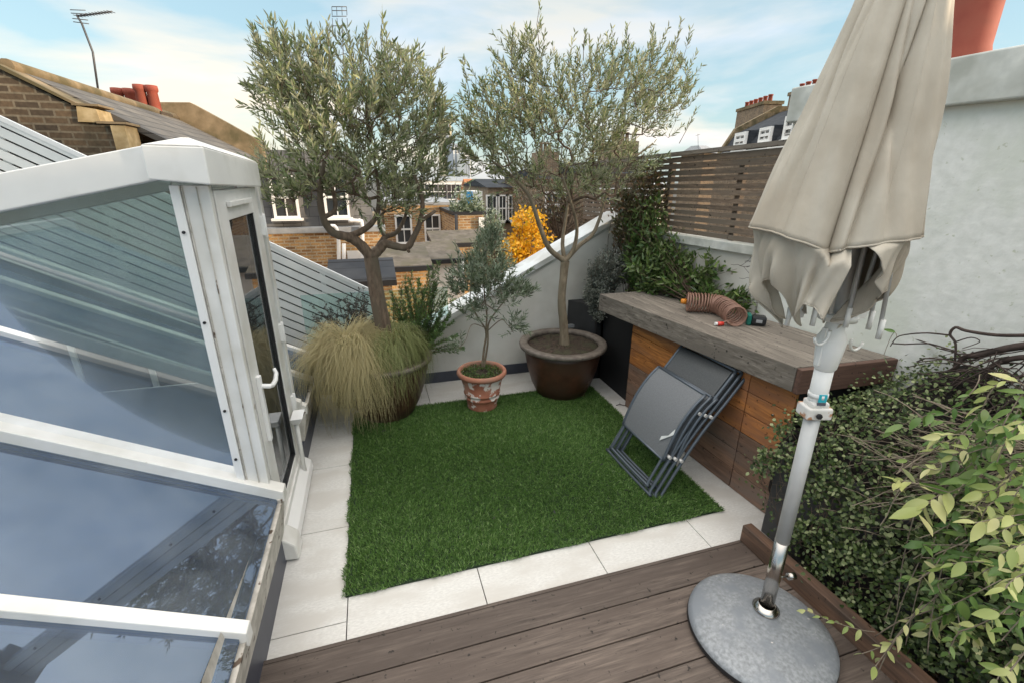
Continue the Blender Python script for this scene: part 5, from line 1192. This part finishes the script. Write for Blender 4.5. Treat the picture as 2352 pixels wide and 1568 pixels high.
# 1. old house with slate roof on the left
h1 = thing('slate_roofed_house', 'old house with sooty brick gable and long grey slate roof at upper left', 'house', (-3.5,7.5,GZ))
XR, ZR = -2.90, 2.68; sl = .53
def rfz(x): return ZR-abs(x-XR)*sl
q = MB(); q.prism([(-5.5,5.5,GZ),(-2.10,5.5,GZ),(-2.10,5.5,2.235),(-2.28,5.5,2.235),(-2.28,5.5,2.34),(-2.43,5.5,2.36),(XR,5.5,ZR-.04),(-5.5,5.5,rfz(-5.5)-.04)], (0,.225,0)); part(q, 'gable_wall', 'brick_old', h1)
q = MB(); q.hexa([(-2.44,5.47,2.245),(-2.27,5.47,2.245),(-2.27,5.74,2.245),(-2.44,5.74,2.245),(-2.42,5.47,2.375),(-2.28,5.47,2.355),(-2.28,5.74,2.355),(-2.42,5.74,2.375)]); q.box((-2.205,5.47,1.9),(-2.095,5.74,2.225)); part(q, 'stone_kneelers', 'stone', h1)
q = MB(); q.prism([(XR,5.47,ZR-.035),(-2.42,5.47,2.375),(-2.42,5.47,2.40),(XR,5.47,ZR)], (0,.29,0)); q.box((-2.45,5.46,2.378),(-2.25,5.75,2.395)); q.box((-2.30,5.46,2.236),(-2.07,5.75,2.256)); part(q, 'verge_tiles', 'verge', h1)
q = MB(); q.add([(XR,5.7,ZR),(XR,9.5,ZR),(.0,9.5,rfz(0)),(.0,5.7,rfz(0))], [(0,1,2,3)])
q = MB(); q.hexa([(XR,5.73,ZR-.06),(-1.75,5.73,rfz(-1.75)-.06),(-1.75,9.5,rfz(-1.75)-.06),(XR,9.5,ZR-.06),(XR,5.73,ZR),(-1.75,5.73,rfz(-1.75)),(-1.75,9.5,rfz(-1.75)),(XR,9.5,ZR)]); q.hexa([(-5.5,5.73,rfz(-5.5)-.06),(XR,5.73,ZR-.06),(XR,9.5,ZR-.06),(-5.5,9.5,rfz(-5.5)-.06),(-5.5,5.73,rfz(-5.5)),(XR,5.73,ZR),(XR,9.5,ZR),(-5.5,9.5,rfz(-5.5))]); part(q, 'roof', 'slate', h1)
q = MB(); q.tube([(XR,5.6,ZR+.0),(XR,9.5,ZR+.0)], .06, 10); part(q, 'ridge_tiles', 'verge', h1)
q = MB(); q.box((-5.4,5.75,GZ),(-2.3,9.4,1.2)); part(q, 'walls', 'brick_yellow', h1)
e9 = [(-3.15,9.5,2.90),(-2.65,9.5,2.92),(-2.2,9.5,2.66),(-1.70,9.5,2.36)]
q = MB(); q.prism([(-3.4,9.5,1.9),(-1.70,9.5,1.9)]+[e9[3],e9[2],e9[1],e9[0]]+[(-3.4,9.5,2.75)], (0,.30,0)); part(q, 'party_wall', 'verge', h1)
def lat_pot(mb, x, y, z_, r=.11, h=.42): mb.lathe([(r*.85,0),(r*.9,h*.1),(r*.78,h*.8),(r*.95,h*.84),(r,h*.9),(r*.95,h),(r*.7,h),(r*.65,h*.5)], (x,y,z_), 20)
for px, py, yv in ((264,203,9.0),(291,204,9.0),(315,195,8.8),(342,197,8.8)):
    b_ = at(px,py,y=yv); q = MB(); lat_pot(q, b_.x+.02, b_.y, b_.z-.46, .086, .46); part(q, 'chimney_pot', 'chimneyclay', h1)
b_ = at(318,250,y=8.9); q = MB(); q.box((b_.x-.55,8.7,b_.z-1.3),(b_.x+.35,9.15,b_.z-.04)); part(q, 'chimney_stack', 'brick_old', h1)
# aerials
def aerial(name, label, base, top, boom, rods):
    t = thing(name, label, 'tv aerial', base, 'television aerials')
    q = MB(); q.tube([base]+list(top), .012, 6); part(q, 'mast', 'aerial', t); q = MB()
    a, b = Vector(boom[0]), Vector(boom[1]); q.tube([a,b], .009, 6)
    for i in range(rods):
        p_ = a.lerp(b, (i+.5)/rods); q.tube([p_-Vector((0,.12,.02)),p_+Vector((0,.12,.02))], .004, 4)
    part(q, 'boom', 'aerial', t); return t
b_ = at(226,212,y=8); aerial('tv_aerial', 'thin bent television aerial on the slate roof at upper left', b_, (at(213,120,y=8),at(188,55,y=8),at(176,35,y=8)), (at(176,38,y=8),at(258,27,y=8)), 12)
for f_ in (0,):
    t = bpy.data.objects['tv_aerial']; q = MB(); a = at(178,38,y=8)
    for dz in (-.09,-.04,.04,.09): q.tube([a+Vector((-.06,0,dz*.7)),a+Vector((.10,.0,dz*.8))], .005, 4)
    part(q, 'reflector', 'aerial', t)
b_ = at(793,260,y=12); t2 = aerial('tv_aerial', 'television aerial with a square grid reflector above the left olive tree', b_, (at(790,160,y=12),at(786,68,y=12)), (at(786,55,y=12),at(803,75,y=12)), 2)
q = MB()
for k_ in range(4):
    for (x0_, x1_) in ((762,796),):
        yy_ = (16,25,38,60)[k_]; q.tube([at(x0_,yy_,y=12),at(x1_,yy_,y=12)], .008, 4)
for px in (762,773,785,796): q.tube([at(px,16,y=12),at(px+1,36,y=12)], .006, 4); q.tube([at(px+1,42,y=12),at(px+3,64,y=12)], .006, 4)
part(q, 'grid_reflector', 'aerial', t2)

# 2. mansard house behind the left olive
h2 = thing('grey_mansard_house', 'house with grey slate mansard, white sash windows and yellow brick wall behind the left olive', 'house', (-1.5,12.6,GZ))
Y2 = 12.0
gl0 = at(605,540,y=Y2); gr0 = at(862,520,y=Y2); zg = (gl0.z+gr0.z)/2+.05
xl, xr_ = -4.2, at(880,520,y=Y2).x
q = MB(); q.box((xl,Y2,GZ),(xr_,Y2+7,zg-.1)); part(q, 'brick_wall', 'brick_yellow', h2)
q = MB(); q.box((xl,Y2-.06,zg-.1),(xr_+.05,Y2+.4,zg+.02)); part(q, 'parapet_coping', 'lead', h2)
zt_ = zg+1.75
q = MB(); q.hexa([(xl,Y2+.3,zg+.02),(xr_-.2,Y2+.3,zg+.02),(xr_-.2,Y2+6.5,zg+.02),(xl,Y2+6.5,zg+.02),(xl,Y2+.85,zt_),(xr_-.5,Y2+.85,zt_),(xr_-.5,Y2+6,zt_),(xl,Y2+6,zt_)]); part(q, 'mansard_roof', 'slate_wall', h2)
for px in (660,776):
    c = at(px,487,y=Y2+.25); q = MB(); q.box((c.x-.36,Y2+.2,zg+.12),(c.x+.36,Y2+1.3,zg+1.35)); part(q, 'dormer', 'slate_wall', h2)
    windowpart(h2, (c.x,Y2+.18,zg+.70), (1,0,0), .56, .95, (1,1), .08, (0,-1,0), .055)
q = MB()
for pth in ([(760,520),(772,524),(778,560),(778,660)], [(800,508),(822,508),(832,520),(832,640)], [(790,560),(790,660)]):
    q.tube(smooth_path([at(a_,b__,y=Y2-.15) for a_,b__ in pth],3), .045, 8)
part(q, 'downpipes', 'winwhite', h2)
q = MB(); c = at(817,600,y=Y2-.02); q.box((c.x-.18,Y2-.04,c.z-.8),(c.x+.2,Y2,c.z+.25)); part(q, 'side_door', 'winwhite', h2)

def ext(name, label, px0, px1, py, Y, depth, wallm, roofm, roof_drop=.25, h=None, cat='building', ovr=.08, parapet=False):
    """a small rear building: front face spans px0..px1 with its top at py (left end) at distance Y"""
    a = at(px0,py,y=Y); x1_ = at(px1,py,y=Y).x
    t = thing(name, label, cat, ((a.x+x1_)/2,Y+depth/2,GZ))
    q = MB(); q.box((a.x,Y,GZ),(x1_,Y+depth,a.z-.03)); part(q, 'walls', wallm, t)
    if parapet: q = MB(); q.box((a.x-.05,Y-.05,a.z-.03),(x1_+.05,Y+depth+.05,a.z+.06)); part(q, 'coping', roofm, t)
    else:
        q = MB(); q.hexa([(a.x-ovr,Y-ovr,a.z-.03),(x1_+ovr,Y-ovr,a.z-.03),(x1_+ovr,Y+depth,a.z+roof_drop-.03),(a.x-ovr,Y+depth,a.z+roof_drop-.03),(a.x-ovr,Y-ovr,a.z+.05),(x1_+ovr,Y-ovr,a.z+.05),(x1_+ovr,Y+depth,a.z+roof_drop+.05),(a.x-ovr,Y+depth,a.z+roof_drop+.05)]); part(q, 'roof', roofm, t)
        q = MB(); q.box((a.x-ovr,Y-ovr-.06,a.z-.06),(x1_+ovr,Y-ovr-.004,a.z+.04)); part(q, 'gutter', 'darkmetal', t)
    return t, a, x1_
ext('lean_to_shed', 'low dark slate lean-to behind the left olive trunk', 762, 900, 652, 8.0, .8, 'brick_yellow', 'slate_dark', .22)
ext('rear_extension', 'yellow brick rear extension with a brown felt roof between the two olive trunks', 866, 985, 618, 9.5, 1.3, 'brick_yellow', 'felt', .22)
t, a, x1_ = ext('white_extension', 'white painted rear extension with a mossy flat roof left of the young olive', 972, 1060, 600, 10.5, 1.4, 'white_wall', 'felt', .2)
q = MB(); q.tube([at(1062,600,y=10.4),at(1062,720,y=10.4)], .05, 8); part(q, 'downpipe', 'winwhite', t)
t, a, x1_ = ext('yellow_brick_annex', 'yellow brick annex with a dark parapet and roof plants behind the young olive', 1042, 1112, 492, 13.5, 3.0, 'brick_yellow', 'darkmetal', parapet=True)
q = MB(); q.tube([(a.x+.05,13.4,a.z),(a.x+.05,13.4,a.z-2)], .05, 8); part(q, 'black_pipe', 'darkmetal', t)
q = MB(); q.box((x1_-.18,13.38,a.z-1.4),(x1_-.02,13.46,a.z-.1)); part(q, 'white_corner_board', 'winwhite', t)
rg = np.random.default_rng(8); k = 700; P_ = np.stack([rg.uniform(a.x,x1_,k),rg.uniform(13.5,14.2,k),a.z+rg.exponential(.18,k)],1)
rp_ = leafobj('roof_plants', P_, rg.normal(size=(k,3))+np.array([0,0,.6]), rg.uniform(.10,.22,k), 0.05, 'olive_grey', t); rp_['kind'] = 'stuff'
t, a, x1_ = ext('long_brick_annex', 'ochre brick annex with a curved grey roof edge beneath the yellow brick annex', 1000, 1130, 563, 11.8, 1.2, 'brick_yellow', 'felt', .18)
t, a, x1_ = ext('brick_side_return', 'brick house with white sash windows behind the left olive crown', 880, 1045, 470, 16, 4, 'brick_yellow', 'lead', .9, parapet=True)
for i in range(3): windowpart(t, (a.x+.6+.95*i,15.97,a.z-.8), (1,0,0), .55, .95, (1,1), .08, (0,-1,0), .06)
# terraces further off
def terrace(name, label, px0, px1, pyt, Y, wallm, roofm, nwin, rows_, roofh=1.6, wsz=(.8,1.3), group=None):
    a = at(px0,pyt,y=Y); x1_ = at(px1,pyt,y=Y).x; t = thing(name, label, 'house', ((a.x+x1_)/2,Y+4,GZ), group)
    q = MB(); q.box((a.x,Y,GZ),(x1_,Y+8,a.z-roofh)); part(q, 'walls', wallm, t)
    q = MB(); q.prism([(a.x-.1,Y-.15,a.z-roofh),(a.x-.1,Y+4,a.z),(a.x-.1,Y+8.1,a.z-roofh)], (x1_-a.x+.2,0,0)); part(q, 'roof', roofm, t)
    W_ = x1_-a.x
    for r in range(rows_):
        for i in range(nwin): windowpart(t, (a.x+W_*(i+.5)/nwin,Y-.03,a.z-roofh-1.3-2.7*r), (1,0,0), wsz[0], wsz[1], (1,1), .1, (0,-1,0), .09)
    return t, a, x1_
t, a, x1_ = terrace('brick_terrace_house', 'brown brick terrace house with a slate roof behind the right olive trunk', 1255, 1345, 388, 24, 'brick_far', 'slate_dark', 3, 3, .5, group='terrace houses behind the garden')
q = MB(); q.box((a.x+.2,25,a.z-.6),(a.x+1.1,27,a.z+.9)); 
for i in range(3): lat_pot(q, a.x+.4+.25*i, 26, a.z+.9, .12, .5)
part(q, 'chimney_stack', 'brick_far', t)
t, a, x1_ = terrace('brick_terrace_house', 'brown brick terrace house with white windows half hidden by the bronze shrub', 1348, 1500, 368, 22, 'brick_far', 'slate_dark', 4, 3, .6, group='terrace houses behind the garden')
q = MB(); q.box((x1_-1.4,23,a.z-.8),(x1_-.3,25.5,a.z+1.0)); 
for i in range(4): lat_pot(q, x1_-1.25+.26*i, 24, a.z+1.0, .12, .5)
part(q, 'chimney_stack', 'brick_far', t)
t, a, x1_ = terrace('grey_terrace_house', 'grey terrace house with pale window bands seen between the two olives', 1120, 1252, 412, 30, 'brick_far', 'slate_dark', 6, 3, .5, (.9,1.7), group='terrace houses behind the garden')
t, a, x1_ = terrace('orange_roofed_house', 'far house with an orange tiled roof between the olive crowns', 1085, 1140, 412, 45, 'white_wall', 'tileroof', 3, 1, 2.2)
t, a, x1_ = terrace('white_flats', 'low white block of flats far behind the left olive crown', 900, 1085, 405, 60, 'white_wall', 'lead', 9, 3, .5, (1.2,1.9))
# rooftop hut with a blue side
a = at(1072,440,y=28); t = thing('rooftop_plant_room', 'white rooftop plant room with a bright blue side between the olives', 'plant room', (a.x+.8,29,GZ))
x1_ = at(1108,440,y=28).x; q = MB(); q.box((a.x,28,GZ),(x1_,30,a.z)); part(q, 'walls', 'white_wall', t); q = MB(); q.box((a.x-.05,27.98,a.z-.9),(a.x+.35,27.995,a.z)); part(q, 'blue_panel', mat('blue_panel', (.03,.30,.60), .5)[0], t)
q = MB(); q.box((x1_-.6,27.95,a.z-1.9),(x1_-.05,27.99,a.z-.7)); part(q, 'dark_opening', 'black', t)
# distant towers
def tower(name, label, px0, px1, pyt, Y, m1_, m2_, n_):
    a = at(px0,pyt,y=Y); x1_ = at(px1,pyt,y=Y).x; t = thing(name, label, 'tower block', ((a.x+x1_)/2,Y+6,GZ), 'tower blocks on the skyline')
    q = MB(); q.box((a.x,Y,GZ),(x1_,Y+12,a.z)); part(q, 'walls', m1_, t); q = MB(); W_ = x1_-a.x
    for i in range(n_): q.box((a.x+W_*(i+.25)/n_,Y-.3,GZ+10),(a.x+W_*(i+.7)/n_,Y-.05,a.z-1))
    part(q, 'window_strips', m2_, t)
tower('cream_tower', 'slim cream tower block between the two olive crowns', 1017, 1036, 272, 150, 'tower_cream', 'tower_grey', 1)
tower('glass_tower', 'pale blue-grey tower block just right of the cream tower', 1038, 1062, 330, 140, 'tower_grey', 'white_wall', 3)
tower('ribbed_tower', 'white ribbed tower block low between the olive crowns', 1064, 1080, 350, 130, 'white_wall', 'tower_grey', 3)

# 3. mansard terrace on the right
h3 = thing('dark_mansard_terrace', 'dark slate mansard terrace with white dormer windows and brick chimneys at upper right', 'house', at(1740,420,z=1.0) if False else (20,22,GZ))
zC = 3.35
Am = at(1648,355,z=zC); Bm = at(1812,336,z=zC); ud = (Bm-Am).normalized(); od = Vector((ud.y,-ud.x,0))
if od.x > 0: od = -od
Lm = (Bm-Am).length*1.9
def H(u_, w__, z_): return Am+ud*u_-od*w__+Vector((0,0,z_-zC))
facepl = (tuple(Am), tuple(od))
def fp(px, py, w__=0.): return at(px, py, pl=(tuple(Am-od*w__), tuple(od)))
zm = fp(1691,304,.5).z; zr = fp(1775,258,3.0).z
u1 = (fp(1688,285,.5)-Am).dot(ud)
q = MB(); q.hexa([H(0,0,GZ),H(Lm,0,GZ),H(Lm,8,GZ),H(0,8,GZ),H(0,0,zC-.15),H(Lm,0,zC-.15),H(Lm,8,zC-.15),H(0,8,zC-.15)]); part(q, 'walls', 'brick_far', h3)
q = MB(); q.hexa([H(-.1,-.25,zC-.15),H(Lm,-.25,zC-.15),H(Lm,.2,zC-.15),H(-.1,.2,zC-.15),H(-.1,-.25,zC+.02),H(Lm,-.25,zC+.02),H(Lm,.2,zC+.02),H(-.1,.2,zC+.02)]); part(q, 'parapet_gutter', 'white_wall', h3)
q = MB(); q.hexa([H(.2,.1,zC),H(Lm,.1,zC),H(Lm,8,zC),H(.2,8,zC),H(.2,.9,zm),H(Lm,.9,zm),H(Lm,7,zm),H(.2,7,zm)])
q.hexa([H(.2,.95,zm),H(Lm,.95,zm),H(Lm,7,zm),H(.2,7,zm),H(.2,3.5,zr),H(Lm,3.5,zr),H(Lm,4.5,zr),H(.2,4.5,zr)]); part(q, 'mansard_roof', 'slate_dark', h3)
q = MB(); q.prism([H(-.1,-.1,zC-.1),H(-.1,.85,zm+.3),H(-.1,3.3,zr+.35),H(-.1,4.7,zr+.35),H(-.1,8,zC)], ud*.35); part(q, 'gable_upstand', 'verge', h3)
for (pxa, pya, pxb, pyb) in ((1690,306,1712,340),(1747,294,1770,328),(1806,266,1836,320)):
    c0 = fp(pxa,pya,.1); c1 = fp(pxb,pyb,.1); cen = (c0+c1)/2; wv = abs((c1-c0).dot(ud)); hv = abs(c0.z-c1.z)*.92
    wv = max(wv*.9,.5)
    windowpart(h3, cen, ud, wv, hv, (1,2), .15, od, wv*.13)
    q = MB(); q.obox(cen-od*.75+Vector((0,0,0)), ud*(wv/2+.05), od*.68, Vector((0,0,hv/2+.05))); part(q, 'dormer_cheeks', 'slate_dark', h3)
for (pxa, pya, pxb, pyb, npot, wd_) in ((1694,252,1745,300,6,3.2),(1814,214,1874,262,5,3.5)):
    c0 = fp(pxa,pya,wd_); c1 = fp(pxb,pyb,wd_); uu0 = (c0-Am).dot(ud); uu1 = (c1-Am).dot(ud)
    q = MB(); q.hexa([H(uu0,wd_,zC),H(uu1,wd_,zC),H(uu1,wd_+1.2,zC),H(uu0,wd_+1.2,zC),H(uu0,wd_,c0.z),H(uu1,wd_,c0.z),H(uu1,wd_+1.2,c0.z),H(uu0,wd_+1.2,c0.z)]); cs_ = part(q, 'chimney_stack', 'brick_far', h3)
    q = MB(); q.hexa([H(uu0-.08,wd_-.08,c0.z-.18),H(uu1+.08,wd_-.08,c0.z-.18),H(uu1+.08,wd_+1.28,c0.z-.18),H(uu0-.08,wd_+1.28,c0.z-.18),H(uu0-.08,wd_-.08,c0.z+.02),H(uu1+.08,wd_-.08,c0.z+.02),H(uu1+.08,wd_+1.28,c0.z+.02),H(uu0-.08,wd_+1.28,c0.z+.02)]); o = q.build('chimney_cap', 'verge'); o.parent = cs_
    for i in range(npot):
        q = MB(); pp_ = H(uu0+(uu1-uu0)*(i+.5)/npot, wd_+.5, c0.z); lat_pot(q, pp_.x, pp_.y, pp_.z, .16, .45); o = q.build('chimney_pot', 'chimneyclay'); o.parent = cs_
q = MB(); q.tube([fp(1768,330,-.2), fp(1764,350,-.2)], .08, 8); part(q, 'soil_pipe', 'winwhite', h3)
# small rooftop to its left
a = at(1618,352,y=34); t = thing('leaded_rooftop', 'small leaded hipped rooftop left of the dark mansard terrace', 'roof', (a.x+.5,35,GZ))
b_ = at(1652,352,y=34); c = at(1632,333,y=34)
q = MB(); q.hexa([(a.x,34,GZ),(b_.x,34,GZ),(b_.x,37,GZ),(a.x,37,GZ),(a.x,34,a.z),(b_.x,34,a.z),(b_.x,37,a.z),(a.x,37,a.z)]); part(q, 'walls', 'brick_far', t)
q = MB(); q.hexa([(a.x-.2,33.8,a.z),(b_.x+.2,33.8,a.z),(b_.x+.2,37.2,a.z),(a.x-.2,37.2,a.z),(c.x-.35,35,c.z),(c.x+.35,35,c.z),(c.x+.35,36,c.z),(c.x-.35,36,c.z)]); part(q, 'roof', 'lead', t)
b_ = at(1604,352,y=30); aerial('tv_aerial', 'short thin television aerial left of the dark mansard terrace', b_, (at(1603,308,y=30),), (at(1598,312,y=30),at(1608,309,y=30)), 2)

# ================================================================== GARDEN TREES BEYOND THE WALL
def leafy_tree(name, label, cat, base, blobs, n_, leafm, bark, lL, lW, seed, nb=60, tr_=.10):
    rg = np.random.default_rng(seed); t = thing(name, label, cat, base); st = MB()
    cen = np.mean([b_[0] for b_ in blobs], 0); top = Vector(cen); base = Vector(base)
    st.tube([base, base.lerp(top,.5)+Vector((.1,0,0)), top], [tr_,tr_*.75,tr_*.35], 10, cap=False)
    tips_ = sample_blobs(blobs, nb, seed, .5)
    for p in tips_:
        p = Vector(p); s0 = base.lerp(top, rg.uniform(.55,1)); st.tube([s0, s0.lerp(p,.5)+Vector((0,0,.1)), p], [tr_*.3,tr_*.16,tr_*.05], 5, cap=False)
    P_ = sample_blobs(blobs, n_, seed+1, .25); k_ = len(P_); cl = np.sin(P_[:,0]*4.3+1)*np.sin(P_[:,1]*3.9)*np.sin(P_[:,2]*4.7+2); P_ = P_[cl+rg.normal(size=k_)*.4 > -.35]; k_ = len(P_)
    part(st, 'trunk', bark, t)
    leafobj('crown', P_, rg.normal(size=(k_,3))+np.array([0,0,.1]), rg.uniform(*lL, k_), lW, leafm, t)
    return t
c = at(1222,555,y=9.2)
leafy_tree('autumn_tree', 'small tree with bright yellow autumn leaves behind the white capping', 'tree', (c.x,9.5,GZ), [((c.x+.1,9.5,c.z-.1),(.55,.55,.50),.26), ((c.x+.0,9.5,c.z+.38),(.38,.40,.32),.13), ((c.x-.55,9.5,c.z-.55),(.40,.4,.30),.1), ((c.x-.35,9.4,c.z-.30),(.42,.5,.40),.3), ((c.x+.35,9.5,c.z-.5),(.55,.5,.35),.2), ((c.x-.2,9.5,c.z-.9),(.8,.6,.4),.2)], 6500, 'yellow', 'twig', (.05,.10), .055, 41)
c = at(1128,575,y=7.5)
leafy_tree('silvery_olive', 'silvery green olive standing between the brick annexes and the yellow tree', 'tree', (c.x,7.5,GZ), [((c.x,7.5,c.z-.2),(.40,.4,.55),.6), ((c.x,7.5,c.z+.35),(.22,.25,.35),.25)], 5200, 'olive_grey', 'twig', (.05,.09), .016, 43)
c = at(1045,650,y=7.0)
leafy_tree('garden_shrub', 'green garden shrub in front of the white rear extension', 'shrub', (c.x,7.0,GZ), [((c.x,7,c.z-.8),(.35,.4,.55),1)], 1500, 'shrub', 'twig', (.05,.10), .03, 45)
c = at(1240,420,y=20)
leafy_tree('bare_tree', 'thin brown-leaved tree in front of the far brick terrace', 'tree', (c.x,20,GZ), [((c.x,20,c.z-.6),(1.6,1.3,1.3),1), ((c.x+3,21,c.z-.8),(1.4,1.2,1.2),.7)], 3000, 'photinia', 'twig', (.08,.15), .05, 47, nb=120, tr_=.16)
